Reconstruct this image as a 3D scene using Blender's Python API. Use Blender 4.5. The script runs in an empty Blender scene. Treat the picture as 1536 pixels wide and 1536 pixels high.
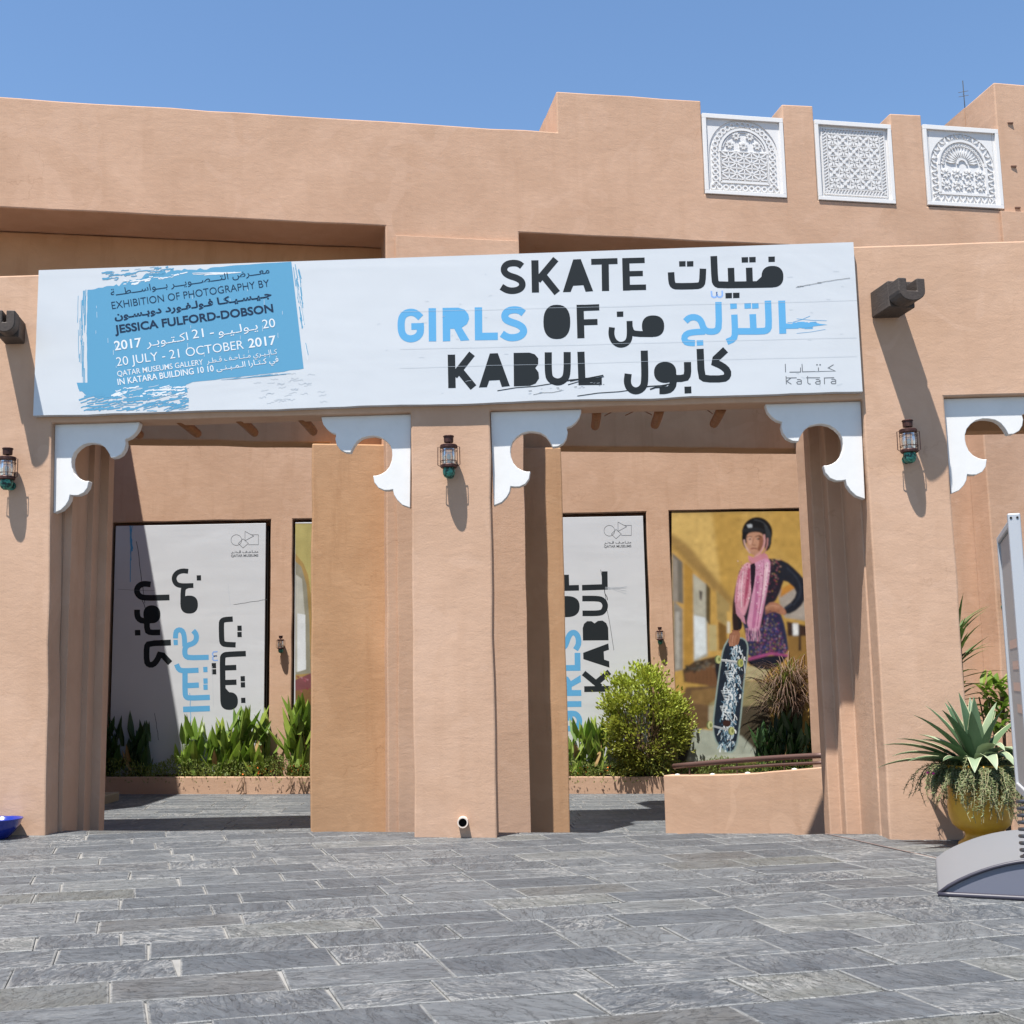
import bpy, bmesh, math, random, unicodedata
from mathutils import Vector, Matrix, noise
R = math.radians
scn = bpy.context.scene
COL = scn.collection
random.seed(7)

# ---------------------------------------------------------------- camera, sky, sun, exposure
F = 1800.0                                     # focal length in pixels of the 1536 px photograph
CAM = Vector((0, -11.83, 1.56))
cd = bpy.data.cameras.new('camera'); cam = bpy.data.objects.new('camera', cd); COL.objects.link(cam)
cd.sensor_width = 36; cd.lens = F / 1536 * 36; cd.clip_start = .05; cd.clip_end = 3000
MR = Matrix.Rotation(R(98.2), 3, 'X') @ Matrix.Rotation(R(-1.1), 3, 'Z')
cam.matrix_world = Matrix.Translation(CAM) @ MR.to_4x4()
scn.camera = cam
scn.view_settings.view_transform = 'Standard'; scn.view_settings.look = 'None'
scn.view_settings.exposure = 1.1; scn.view_settings.gamma = 1; scn.view_settings.use_curve_mapping = False
SUN = Vector((.60, 1, -3.1)).normalized()     # travel direction of the light
el = math.asin(-SUN.z); az = math.atan2(-SUN.x, -SUN.y)
w = bpy.data.worlds.new('World'); scn.world = w; w.use_nodes = True
nt = w.node_tree; sky = nt.nodes.new('ShaderNodeTexSky'); sky.sky_type = 'NISHITA'; sky.sun_disc = False
sky.sun_elevation = el; sky.sun_rotation = az; sky.altitude = 0; sky.air_density = 1.3; sky.dust_density = .1; sky.ozone_density = 7.0
bg = nt.nodes['Background']; bg.inputs[1].default_value = .08
nt.links.new(sky.outputs[0], bg.inputs[0])
sl = bpy.data.lights.new('sun', 'SUN'); so = bpy.data.objects.new('sun', sl); COL.objects.link(so)
sl.energy = 4.8; sl.angle = R(.5); sl.color = (1, .965, .91)
so.rotation_euler = SUN.to_track_quat('-Z', 'Y').to_euler()
scn.cycles.max_bounces = 8; scn.cycles.diffuse_bounces = 4; scn.cycles.transparent_max_bounces = 12

# ---------------------------------------------------------------- helpers
def gz(x, y=0): return .107 - .018 * x         # the forecourt falls gently to the right
def cz(x): return -.40 - .018 * x              # courtyard floor, a few steps lower
def U(px, py, pl, off=0.0):
    """photograph pixel -> point on the vertical plane y = a + b x, moved off towards the viewer"""
    d = MR @ Vector(((px - 768) / F, -(py - 768) / F, -1))
    a, b = pl; n = math.hypot(1, b); a2 = a - off * n
    t = (a2 + b * CAM.x - CAM.y) / (d.y - b * d.x)
    return CAM + d * t
S = (0.0, -.043); M1 = (3.45, .18); BW = (11.2, 0.0)
def nrm(pl):
    n = math.hypot(1, pl[1]); return Vector((-pl[1] / n, 1 / n, 0))
def on(pl, x, z, off=0.0): return Vector((x, pl[0] + pl[1] * x, z)) + nrm(pl) * off

def mesh(name, verts, faces, mats, parent=None, fmat=None, smooth=False):
    me = bpy.data.meshes.new(name); me.from_pydata([tuple(v) for v in verts], [], faces)
    for m in (mats if isinstance(mats, (list, tuple)) else [mats]): me.materials.append(m)
    if fmat:
        for p, i in zip(me.polygons, fmat): p.material_index = i
    if smooth:
        for p in me.polygons: p.use_smooth = True
    me.update()
    o = bpy.data.objects.new(name, me); COL.objects.link(o)
    if parent is not None: par(o, parent)
    return o
def par(o, p):
    o.parent = p; o.matrix_parent_inverse = p.matrix_world.inverted() if False else Matrix.Translation(-Vector(p.location)) if p.rotation_euler[:] == (0, 0, 0) and p.parent is None else (Matrix.Identity(4))
def tag(o, label=None, cat=None, group=None, kind=None):
    if label: o['label'] = label
    if cat: o['category'] = cat
    if group: o['group'] = group
    if kind: o['kind'] = kind
    return o
def thing(name, loc, label, cat, group=None):
    o = bpy.data.objects.new(name, None); o.location = loc; COL.objects.link(o); o.empty_display_size = .2
    return tag(o, label, cat, group)
class MB:
    """collects shapes; build() links them as one mesh object"""
    def __init__(s): s.v = []; s.f = []; s.m = []
    def add(s, v, f, m=0):
        k = len(s.v); s.v += [Vector(p) for p in v]; s.f += [tuple(i + k for i in q) for q in f]; s.m += [m] * len(f)
    def box(s, a, b, m=0):
        x0, y0, z0 = a; x1, y1, z1 = b
        s.add([(x0, y0, z0), (x1, y0, z0), (x1, y1, z0), (x0, y1, z0), (x0, y0, z1), (x1, y0, z1), (x1, y1, z1), (x0, y1, z1)],
              [(0, 3, 2, 1), (4, 5, 6, 7), (0, 1, 5, 4), (1, 2, 6, 5), (2, 3, 7, 6), (3, 0, 4, 7)], m)
    def prism(s, front, vec, m=0, caps=True):
        n = len(front); vec = Vector(vec)
        v = [Vector(p) for p in front] + [Vector(p) + vec for p in front]
        f = [(i, i + n, (i + 1) % n + n, (i + 1) % n) for i in range(n)]
        if caps: f += [tuple(range(n)), tuple(range(2 * n - 1, n - 1, -1))]
        s.add(v, f, m)
    def tube(s, pts, r, n=8, m=0, caps=True, r1=None):
        pts = [Vector(p) for p in pts]; L = len(pts); v = []
        up = None
        for i, p in enumerate(pts):
            t = (pts[min(i + 1, L - 1)] - pts[max(i - 1, 0)]).normalized()
            if up is None: up = t.orthogonal().normalized()
            up = (up - t * up.dot(t)).normalized(); sd = t.cross(up)
            rr = r if r1 is None else r + (r1 - r) * i / (L - 1)
            for k in range(n):
                a = 2 * math.pi * k / n; v.append(p + up * math.cos(a) * rr + sd * math.sin(a) * rr)
        f = [(i * n + k, i * n + (k + 1) % n, (i + 1) * n + (k + 1) % n, (i + 1) * n + k) for i in range(L - 1) for k in range(n)]
        if caps: f += [tuple(range(n))[::-1], tuple(range((L - 1) * n, L * n))]
        s.add(v, f, m)
    def lathe(s, c, prof, n=24, m=0, sx=1.0):
        c = Vector(c); v = []
        for r, z in prof:
            for k in range(n):
                a = 2 * math.pi * k / n; v.append(c + Vector((math.cos(a) * r * sx, math.sin(a) * r, z)))
        f = [(i * n + k, i * n + (k + 1) % n, (i + 1) * n + (k + 1) % n, (i + 1) * n + k) for i in range(len(prof) - 1) for k in range(n)]
        s.add(v, f, m)
    def build(s, name, mats, parent=None, smooth=False): return mesh(name, s.v, s.f, mats, parent, s.m, smooth)
def bevel(o, w=.015, seg=2, ang=40):
    b = o.modifiers.new('bevel', 'BEVEL'); b.width = w; b.segments = seg; b.limit_method = 'ANGLE'; b.angle_limit = R(ang)
    return o

# ---------------------------------------------------------------- materials
def mat(name, col, rough=.8, spec=.3, metal=0.0):
    m = bpy.data.materials.new(name); m.use_nodes = True; b = m.node_tree.nodes['Principled BSDF']
    b.inputs['Base Color'].default_value = (*col, 1); b.inputs['Roughness'].default_value = rough
    b.inputs['Specular IOR Level'].default_value = spec; b.inputs['Metallic'].default_value = metal
    return m
class NT:
    def __init__(s, m): s.m = m; s.t = m.node_tree; s.b = s.t.nodes['Principled BSDF']
    def n(s, t, **k):
        o = s.t.nodes.new(t)
        for a, b in k.items(): setattr(o, a, b)
        return o
    def l(s, a, b): s.t.links.new(a, b)
    def co(s, kind='Object', scale=(1, 1, 1)):
        c = s.n('ShaderNodeTexCoord'); mp = s.n('ShaderNodeMapping'); mp.inputs['Scale'].default_value = scale
        s.l(c.outputs[kind], mp.inputs[0]); return mp.outputs[0]
    def noise(s, v, sc, det=4, ro=.55, dist=0):
        o = s.n('ShaderNodeTexNoise'); o.inputs['Scale'].default_value = sc; o.inputs['Detail'].default_value = det
        o.inputs['Roughness'].default_value = ro; o.inputs['Distortion'].default_value = dist; s.l(v, o.inputs['Vector']); return o.outputs[0]
    def ramp(s, f, stops):
        o = s.n('ShaderNodeValToRGB'); e = o.color_ramp.elements
        while len(e) < len(stops): e.new(.5)
        for q, (p, c) in zip(e, stops): q.position = p; q.color = (*c, 1) if len(c) == 3 else c
        s.l(f, o.inputs[0]); return o.outputs[0]
    def mix(s, f, a, b, mode='MIX'):
        o = s.n('ShaderNodeMix', data_type='RGBA', blend_type=mode)
        for i, x in ((0, f), (6, a), (7, b)):
            if isinstance(x, (int, float)): o.inputs[i].default_value = x
            elif isinstance(x, tuple): o.inputs[i].default_value = (*x, 1)
            else: s.l(x, o.inputs[i])
        return o.outputs[2]
    def math(s, op, a, b=0.0):
        o = s.n('ShaderNodeMath', operation=op)
        for i, x in ((0, a), (1, b)):
            if isinstance(x, (int, float)): o.inputs[i].default_value = x
            else: s.l(x, o.inputs[i])
        return o.outputs[0]
    def bump(s, h, st=.3, d=.01, prev=None):
        o = s.n('ShaderNodeBump'); o.inputs['Strength'].default_value = st; o.inputs['Distance'].default_value = d
        s.l(h, o.inputs['Height'])
        if prev is not None: s.l(prev, o.inputs['Normal'])
        s.l(o.outputs[0], s.b.inputs['Normal']); return o.outputs[0]
    def col(s, c): s.l(c, s.b.inputs['Base Color'])

def plaster(name, c, stain=.5):
    m = mat(name, c, .93, .12); k = NT(m); g = k.n('ShaderNodeNewGeometry').outputs['Position']
    big = k.noise(g, .9, 5, .6, .6); mid = k.noise(g, 5, 5, .6, .4); fine = k.noise(g, 55, 3, .6)
    hs = k.n('ShaderNodeMapping'); hs.inputs['Scale'].default_value = (3.0, 3.0, 9); k.l(g, hs.inputs[0]); trow = k.noise(hs.outputs[0], 1.5, 4, .6, .3)
    c1 = k.mix(k.ramp(big, [(.32, (0, 0, 0)), (.68, (1, 1, 1))]), (c[0] * .88, c[1] * .85, c[2] * .82), tuple(min(1, x * 1.07) for x in c))
    c2 = k.mix(k.ramp(mid, [(.35, (0, 0, 0)), (.75, (.35, .35, .35))]), c1, (c[0] * .86, c[1] * .80, c[2] * .74))
    st = k.n('ShaderNodeMapping'); st.inputs['Scale'].default_value = (3.2, 3.2, .35); k.l(g, st.inputs[0])
    drip = k.ramp(k.noise(st.outputs[0], 1.6, 5, .65), [(.52, (0, 0, 0)), (.78, (stain * .75,) * 3)])
    c3 = k.mix(drip, c2, (c[0] * .78, c[1] * .72, c[2] * .66))
    vo = k.n('ShaderNodeTexVoronoi', feature='DISTANCE_TO_EDGE'); vo.inputs['Scale'].default_value = .55
    wob = k.n('ShaderNodeTexNoise'); wob.inputs['Scale'].default_value = 2.2; wob.inputs['Detail'].default_value = 6; k.l(g, wob.inputs['Vector'])
    va = k.n('ShaderNodeVectorMath', operation='MULTIPLY_ADD'); k.l(wob.outputs['Color'], va.inputs[0]); va.inputs[1].default_value = (.9, .9, .9); k.l(g, va.inputs[2]); k.l(va.outputs[0], vo.inputs['Vector'])
    crk = k.math('MULTIPLY', k.ramp(vo.outputs['Distance'], [(0, (1, 1, 1)), (.0045, (0, 0, 0))]), k.ramp(k.noise(g, .7, 3, .5), [(.52, (0, 0, 0)), (.66, (.55, .55, .55))]))
    c3 = k.mix(crk, c3, (c[0] * .55, c[1] * .48, c[2] * .42))
    sx_ = k.n('ShaderNodeSeparateXYZ'); k.l(g, sx_.inputs[0]); zz = k.math('ADD', sx_.outputs[2], k.math('MULTIPLY', mid, .5))
    dust = k.ramp(zz, [(.28, (.5, .5, .5)), (.75, (0, 0, 0))]); c3 = k.mix(dust, c3, (c[0] * .80, c[1] * .80, c[2] * .82))
    pat = k.ramp(k.noise(g, 1.6, 2, .4, 1.5), [(.60, (0, 0, 0)), (.63, (.35, .35, .35))]); c3 = k.mix(pat, c3, (c[0] * 1.05, c[1] * 1.06, c[2] * 1.08))
    k.col(k.mix(k.math('MULTIPLY', fine, .22), c3, (c[0] * .78, c[1] * .76, c[2] * .74)))
    b1 = k.bump(trow, .3, .008); b2 = k.bump(mid, .3, .012, b1); k.bump(fine, .35, .003, b2)
    return m
PL = plaster('plaster_sand', (.505, .332, .232)); PL2 = plaster('plaster_courtyard', (.50, .33, .228), .9)
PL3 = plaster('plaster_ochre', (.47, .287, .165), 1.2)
WHITE = mat('white_paint', (.76, .765, .76), .55, .3)
k = NT(WHITE); g = k.n('ShaderNodeNewGeometry').outputs['Position']
k.col(k.mix(k.ramp(k.noise(g, 6, 5, .6), [(.4, (0, 0, 0)), (.8, (.5, .5, .5))]), (.665, .65, .63), (.58, .565, .54))); k.bump(k.noise(g, 60, 3), .12, .003)
GYP = mat('white_gypsum', (.79, .78, .77), .8, .15)
k = NT(GYP); g = k.n('ShaderNodeNewGeometry').outputs['Position']
k.col(k.mix(k.noise(g, 4, 4), (.67, .66, .65), (.61, .60, .585))); k.bump(k.noise(g, 90, 3), .2, .003)
VINYL = mat('banner_vinyl', (.74, .77, .79), .42, .4)
k = NT(VINYL); g = k.n('ShaderNodeNewGeometry').outputs['Position']
mp = k.n('ShaderNodeMapping'); mp.inputs['Scale'].default_value = (1, 1, 9); k.l(g, mp.inputs[0])
mp2 = k.n('ShaderNodeMapping'); mp2.inputs['Scale'].default_value = (.9, 1, 1.6); mp2.inputs['Rotation'].default_value = (0, .5, 0); k.l(g, mp2.inputs[0])
k.col(k.mix(k.noise(g, 2.5, 3), (.525, .54, .555), (.49, .505, .52)))
b1 = k.bump(k.noise(mp.outputs[0], .35, 2, .4, .5), .10, .03); k.bump(k.noise(mp2.outputs[0], .7, 2, .4, 1.2), .25, .03, b1)
def ink(name, c):
    m = mat(name, c, .6, .12); return m
BLACKINK = ink('ink_black', (.016, .020, .023)); BLUEINK = ink('ink_blue', (.10, .32, .54)); PATCH = ink('ink_patch_blue', (.095, .275, .42))
NAVY = ink('ink_navy', (.012, .028, .06)); WHINK = ink('ink_white', (.62, .64, .655)); GREYINK = ink('ink_grey', (.12, .13, .14)); LILAC = ink('ink_lilac', (.22, .36, .66)); FAINT = ink('ink_faint', (.42, .46, .50))
DWOOD = mat('dark_wood', (.05, .037, .03), .6, .3)
k = NT(DWOOD); v = k.co('Object', (14, 2, 14)); nn = k.noise(v, 3, 5, .6, .5)
k.col(k.mix(nn, (.035, .026, .022), (.085, .066, .055))); k.bump(nn, .35, .01)
POLE = mat('mangrove_pole', (.30, .12, .045), .6, .3)
k = NT(POLE); v = k.co('Object', (1, 1, 1)); nn = k.noise(v, 14, 4); k.col(k.mix(nn, (.15, .055, .02), (.32, .13, .045))); k.bump(nn, .5, .01)
COPPER = mat('aged_copper', (.10, .032, .022), .5, .35, .4)
k = NT(COPPER); v = k.co('Object'); k.col(k.mix(k.ramp(k.noise(v, 28, 4), [(.4, (0, 0, 0)), (.7, (1, 1, 1))]), (.040, .016, .014), (.085, .036, .028)))
VERDI = mat('verdigris', (.05, .22, .16), .5, .4, .25)
k = NT(VERDI); v = k.co('Object'); k.col(k.mix(k.ramp(k.noise(v, 34, 4), [(.42, (0, 0, 0)), (.58, (1, 1, 1))]), (.012, .028, .024), (.06, .27, .20)))
GLASS = bpy.data.materials.new('lantern_glass'); GLASS.use_nodes = True
t = GLASS.node_tree; t.nodes.clear(); o_ = t.nodes.new('ShaderNodeOutputMaterial'); mx = t.nodes.new('ShaderNodeMixShader')
tr = t.nodes.new('ShaderNodeBsdfTransparent'); tr.inputs[0].default_value = (.84, .86, .86, 1); gl = t.nodes.new('ShaderNodeBsdfGlossy'); gl.inputs['Roughness'].default_value = .3; gl.inputs[0].default_value = (.9, .9, .9, 1)
fr = t.nodes.new('ShaderNodeFresnel'); fr.inputs[0].default_value = 1.7; ad = t.nodes.new('ShaderNodeMath'); ad.operation = 'ADD'; ad.inputs[1].default_value = .08; t.links.new(fr.outputs[0], ad.inputs[0])
t.links.new(ad.outputs[0], mx.inputs[0]); t.links.new(tr.outputs[0], mx.inputs[1]); t.links.new(gl.outputs[0], mx.inputs[2]); t.links.new(mx.outputs[0], o_.inputs[0])

def slate(name, obj_random=True):
    m = mat(name, (.12, .13, .14), .55, .5); k = NT(m)
    g = k.n('ShaderNodeNewGeometry').outputs['Position']
    at = k.n('ShaderNodeAttribute', attribute_name='edge'); edge = at.outputs['Fac']
    rn = k.n('ShaderNodeAttribute', attribute_name='rnd').outputs['Fac']
    off = k.n('ShaderNodeCombineXYZ'); k.l(k.math('MULTIPLY', rn, 40), off.inputs[0]); k.l(k.math('MULTIPLY', rn, 17), off.inputs[1])
    ad = k.n('ShaderNodeVectorMath', operation='ADD'); k.l(g, ad.inputs[0]); k.l(off.outputs[0], ad.inputs[1]); p = ad.outputs[0]
    rot = k.n('ShaderNodeVectorRotate', rotation_type='Z_AXIS'); k.l(p, rot.inputs['Vector']); k.l(k.math('MULTIPLY', k.math('FRACT', k.math('MULTIPLY', rn, 7.3)), 3.1), rot.inputs['Angle'])
    mp = k.n('ShaderNodeMapping'); mp.inputs['Scale'].default_value = (1.3, 3.2, 1); k.l(rot.outputs[0], mp.inputs[0])
    cleft = k.noise(mp.outputs[0], 1.7, 7, .62, .7); clf = k.noise(mp.outputs[0], 4.2, 7, .72, .9)
    ter = k.ramp(cleft, [(.40, (0, 0, 0)), (.43, (.35, .35, .35)), (.51, (.4, .4, .4)), (.54, (.8, .8, .8)), (.62, (.84, .84, .84)), (.65, (1, 1, 1))])
    c = k.ramp(rn, [(0, (.056, .063, .071)), (.2, (.100, .107, .113)), (.4, (.074, .081, .089)), (.6, (.062, .070, .079)), (.78, (.118, .124, .127)), (.88, (.104, .106, .095)), (.95, (.080, .078, .075)), (1, (.050, .058, .068))])
    big = k.noise(p, 3.2, 5, .6, .5); c = k.mix(k.ramp(big, [(.38, (0, 0, 0)), (.75, (.6, .6, .6))]), c, (.105, .114, .122))
    # pale lime bloom on the cleft ridges and along the joints
    rim = k.math('ABSOLUTE', k.math('SUBTRACT', clf, .5)); vein = k.ramp(rim, [(0, (1, 1, 1)), (.034, (0, 0, 0))])
    amt = k.ramp(k.noise(p, 1.6, 5, .7), [(.40, (0, 0, 0)), (.60, (1, 1, 1))])
    c = k.mix(k.ramp(clf, [(.34, (.6, .6, .6)), (.47, (0, 0, 0))]), c, (.060, .068, .078)); c = k.mix(k.math('MULTIPLY', k.ramp(cleft, [(.55, (0, 0, 0)), (.70, (.6, .6, .6))]), k.math('FRACT', k.math('MULTIPLY', rn, 3.9))), c, (.15, .16, .166))
    c = k.mix(k.math('MULTIPLY', k.math('MULTIPLY', vein, amt), k.ramp(k.math('FRACT', k.math('MULTIPLY', rn, 5.7)), [(.35, (.12, .12, .12)), (.75, (1, 1, 1))])), c, (.33, .32, .30))
    en = k.math('MULTIPLY', edge, k.math('ADD', k.noise(p, 9, 5, .65), .18)); em = k.ramp(en, [(.42, (0, 0, 0)), (.66, (1, 1, 1))])
    c = k.mix(k.math('MULTIPLY', em, .62), c, (.25, .246, .232))
    k.col(c)
    rr = k.ramp(clf, [(.3, (.38, .38, .38)), (.7, (.62, .62, .62))]); k.l(rr, k.b.inputs['Roughness'])
    b1 = k.bump(ter, 1.0, .022); b2 = k.bump(clf, 1.0, .028, b1); k.bump(k.noise(p, 60, 4), .5, .004, b2)
    return m
SLATE = slate('slate')
MORTAR = mat('mortar', (.36, .345, .32), .95, .1)
k = NT(MORTAR); g = k.n('ShaderNodeNewGeometry').outputs['Position']; k.col(k.mix(k.noise(g, 6, 5), (.15, .146, .137), (.28, .27, .255))); k.bump(k.noise(g, 40, 4), .5, .008)
SOIL = mat('soil', (.06, .042, .028), .95, .1)
def leafmat(name, a, b, rough=.5, trans=.25, sc=1.3, attr=True):
    m = mat(name, a, rough, .35); k = NT(m)
    if attr: f = k.n('ShaderNodeAttribute', attribute_name='rnd').outputs['Fac']
    else: f = k.n('ShaderNodeObjectInfo').outputs['Random']
    c = k.mix(f, a, b); g = k.n('ShaderNodeNewGeometry').outputs['Position']
    c = k.mix(k.math('MULTIPLY', k.noise(g, 9, 3), .35), c, tuple(x * .62 for x in a)); k.col(c)
    if trans:
        tl = k.n('ShaderNodeBsdfTranslucent'); mx = k.n('ShaderNodeMixShader'); mx.inputs[0].default_value = trans
        hue = k.mix(.5, c, (a[0] * 1.6, a[1] * 1.7, a[2] * .6)); k.l(hue, tl.inputs[0])
        out = [q for q in k.t.nodes if q.type == 'OUTPUT_MATERIAL'][0]
        k.l(k.b.outputs[0], mx.inputs[1]); k.l(tl.outputs[0], mx.inputs[2]); k.l(mx.outputs[0], out.inputs[0])
    return m
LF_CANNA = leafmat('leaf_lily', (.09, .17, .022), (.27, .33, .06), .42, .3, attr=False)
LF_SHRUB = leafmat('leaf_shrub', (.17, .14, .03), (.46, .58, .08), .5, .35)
LF_COVER = leafmat('leaf_cover', (.11, .16, .035), (.26, .29, .08), .6, .3)
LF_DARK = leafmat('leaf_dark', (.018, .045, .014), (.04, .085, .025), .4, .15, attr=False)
LF_AGAVE = leafmat('leaf_agave', (.05, .095, .045), (.11, .17, .085), .48, .05, attr=False)
LF_AGEDGE = mat('agave_margin', (.38, .40, .24), .5)
LF_DRY = mat('dry_leaf', (.30, .20, .09), .8, .1)
LF_TRAIL = leafmat('leaf_trailing', (.08, .115, .04), (.21, .235, .10), .6, .15)
LF_YUCCA = leafmat('leaf_yucca', (.05, .10, .025), (.12, .17, .05), .4, .15, attr=False)
LF_GRASS = leafmat('purple_grass', (.11, .06, .045), (.25, .16, .11), .6, .3)
LF_GGRASS = leafmat('green_grass_blades', (.16, .20, .05), (.26, .28, .10), .5, .3)
BARK = mat('bark', (.14, .09, .055), .9, .1)
YELLOW = mat('yellow_glaze', (.62, .30, .02), .34, .4)
k = NT(YELLOW); v = k.co('Object'); k.col(k.mix(k.ramp(k.noise(v, 5, 5, .6), [(.35, (0, 0, 0)), (.75, (1, 1, 1))]), (.62, .33, .03), (.42, .19, .015))); k.bump(k.noise(v, 10, 3), .2, .01)
BLUEG = mat('blue_glaze', (.012, .025, .22), .15, .6)
PLASTIC = mat('grey_plastic', (.165, .168, .178), .55, .3); PLDARK = mat('dark_plastic', (.035, .032, .045), .4, .35); PLSIDE = mat('side_plastic', (.13, .135, .17), .45, .35)
ALU = mat('aluminium', (.42, .43, .45), .5, .4, .3); STEEL = mat('spring_steel', (.12, .12, .13), .35, .5, .8)
RUST = mat('brown_rail', (.10, .055, .045), .45, .4, .3); DIRTB = mat('pipe_inside', (.02, .018, .016), .9, .1); PIPE = mat('pipe_rim', (.62, .52, .44), .6)
BULB = mat('bulb', (.8, .77, .7), .3)
FLOWER = mat('flower_orange', (.65, .16, .03), .6); PINKF = mat('flower_pink', (.55, .03, .2), .6)

# ---------------------------------------------------------------- print helpers (flat print on a vertical plane, traced as ribbons)
def smooth_path(p, it=2):
    for _ in range(it):
        q = [p[0]]
        for a, b in zip(p, p[1:]):
            q += [(a[0] * .75 + b[0] * .25, a[1] * .75 + b[1] * .25), (a[0] * .25 + b[0] * .75, a[1] * .25 + b[1] * .75)]
        q.append(p[-1]); p = q
    return p
def ribbon(p, w):
    L = []; Rr = []
    n = len(p)
    for i in range(n):
        a = Vector(p[max(i - 1, 0)]); b = Vector(p[i]); c = Vector(p[min(i + 1, n - 1)])
        d1 = (b - a).normalized() if i > 0 else (c - b).normalized(); d2 = (c - b).normalized() if i < n - 1 else d1
        t = (d1 + d2)
        if t.length < 1e-6: t = d1
        t.normalize(); nn = Vector((-t.y, t.x)); s = 1 / max(.45, nn.dot(Vector((-d1.y, d1.x))))
        L.append(b + nn * w / 2 * s); Rr.append(b - nn * w / 2 * s)
    return L, Rr
def ellipse(cx, cy, rx, ry, n=28, pw=1.0):
    out = []
    for i in range(n):
        a = 2 * math.pi * i / n; c, s = math.cos(a), math.sin(a)
        out.append((cx + rx * math.copysign(abs(c) ** pw, c), cy + ry * math.copysign(abs(s) ** pw, s)))
    return out
class Print:
    """flat print: polygons in pixel space mapped on a plane, each layer a fraction of a millimetre above the last"""
    def __init__(s, fn, step=.000004, base=.0008): s.fn = fn; s.b = MB(); s.o = base; s.st = step; s.mats = []
    def mi(s, m):
        if m not in s.mats: s.mats.append(m)
        return s.mats.index(m)
    def poly(s, pts, m):
        s.o += s.st; s.b.add([s.fn(x, y, s.o) for x, y in pts], [tuple(range(len(pts)))], s.mi(m))
    def line(s, pts, w, m, sm=0):
        s.o += s.st
        if sm: pts = smooth_path(pts, sm)
        L, Rr = ribbon(pts, w); n = len(L); v = [s.fn(q[0], q[1], s.o) for q in L + Rr]
        s.b.add(v, [(i, i + 1, n + i + 1, n + i) for i in range(n - 1)], s.mi(m))
    def raw(s, verts, faces, m):
        s.o += s.st; s.b.add([s.fn(x, y, s.o) for x, y in verts], faces, s.mi(m))
    def build(s, name, parent): return s.b.build(name, s.mats, parent)

FORMS = {}
for cp in range(0xFE80, 0xFEF5):
    d = unicodedata.decomposition(chr(cp)).split()
    if len(d) == 2: FORMS[(chr(int(d[1], 16)), d[0])] = chr(cp)
NOJOIN = set('اأإآدذرزوةىء')
def shape(t):
    out = []
    ar = lambda c: (c, '<isolated>') in FORMS or c == 'ـ'
    for i, c in enumerate(t):
        if not ar(c): out.append(c); continue
        pr = i > 0 and ar(t[i - 1]) and t[i - 1] not in NOJOIN; nx = i < len(t) - 1 and ar(t[i + 1]) and c not in NOJOIN
        key = '<medial>' if pr and nx else '<final>' if pr else '<initial>' if nx else '<isolated>'
        out.append(FORMS.get((c, key), FORMS.get((c, '<final>' if pr else '<isolated>'), c)))
    return ''.join(reversed(out))
def text_mesh(body, off=0.0, space=1.0):
    c = bpy.data.curves.new('txt', 'FONT'); c.body = body; c.offset = off; c.space_character = space; c.resolution_u = 4
    o = bpy.data.objects.new('txt', c); COL.objects.link(o); bpy.context.view_layer.update()
    dg = bpy.context.evaluated_depsgraph_get(); me = bpy.data.meshes.new_from_object(o.evaluated_get(dg))
    vs = [(v.co.x, v.co.y) for v in me.vertices]; fs = [tuple(p.vertices) for p in me.polygons]
    bpy.data.objects.remove(o); bpy.data.curves.remove(c); bpy.data.meshes.remove(me)
    return vs, fs
def put_text(pr, body, A, B, cap, m, off=0.0, space=1.0, arabic=False, unit=.7):
    vs, fs = text_mesh(shape(body) if arabic else body, off, space)
    x0 = min(v[0] for v in vs); x1 = max(v[0] for v in vs)
    ax, ay = A; bx, by = B; L = math.hypot(bx - ax, by - ay); ux, uy = (bx - ax) / L, (by - ay) / L
    sx = L / (x1 - x0); sy = cap / unit
    pr.raw([(ax + ux * (x - x0) * sx + uy * y * sy, ay + uy * (x - x0) * sx - ux * y * sy) for x, y in vs], fs, m)

def put_line(parent, fn, base, *a, **k_):
    pr = Print(fn, base=base); put_text(pr, *a, **k_); o = pr.build('text_line', parent); o['kind'] = 'stuff'; return o

# ---------------------------------------------------------------- ground and paving
ground = mesh('ground', [(-400, -400, -.75), (400, -400, -.75), (400, 500, -.75), (-400, 500, -.75)], [(0, 1, 2, 3)], mat('far_paving', (.11, .11, .11), .9, .1))
tag(ground, kind='structure')
EDGE = .44
def edge_y(x): return EDGE - .043 * x
X0, X1 = -13.0, 13.0
pv = MB(); pv.add([(X0, -16, gz(X0) - .012), (X1, -16, gz(X1) - .012), (X1, edge_y(X1), gz(X1) - .012), (X0, edge_y(X0), gz(X0) - .012),
                   (X0, -16, -.74), (X1, -16, -.74), (X1, edge_y(X1), -.74), (X0, edge_y(X0), -.74)],
                  [(0, 1, 2, 3), (3, 2, 6, 7), (0, 4, 5, 1), (1, 5, 6, 2), (0, 3, 7, 4)])
pave = tag(pv.build('pavement', MORTAR), kind='structure')
def clip(poly, f):
    out = []
    for i, p in enumerate(poly):
        q = poly[(i + 1) % len(poly)]; a, b = f(p), f(q)
        if a >= 0: out.append(p)
        if (a >= 0) != (b >= 0): t = a / (a - b); out.append((p[0] + (q[0] - p[0]) * t, p[1] + (q[1] - p[1]) * t))
    return out
def inset(poly, d):
    n = len(poly); out = []
    for i in range(n):
        a = Vector(poly[i - 1]); b = Vector(poly[i]); c = Vector(poly[(i + 1) % n])
        d1 = (b - a).normalized(); d2 = (c - b).normalized(); n1 = Vector((-d1.y, d1.x)); n2 = Vector((-d2.y, d2.x))
        s = n1 + n2
        if s.length < .1: s = n1
        s = s.normalized() * min(2.2, 1 / max(.4, s.normalized().dot(n1))); out.append(tuple(b + s * d))
    return out
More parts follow.
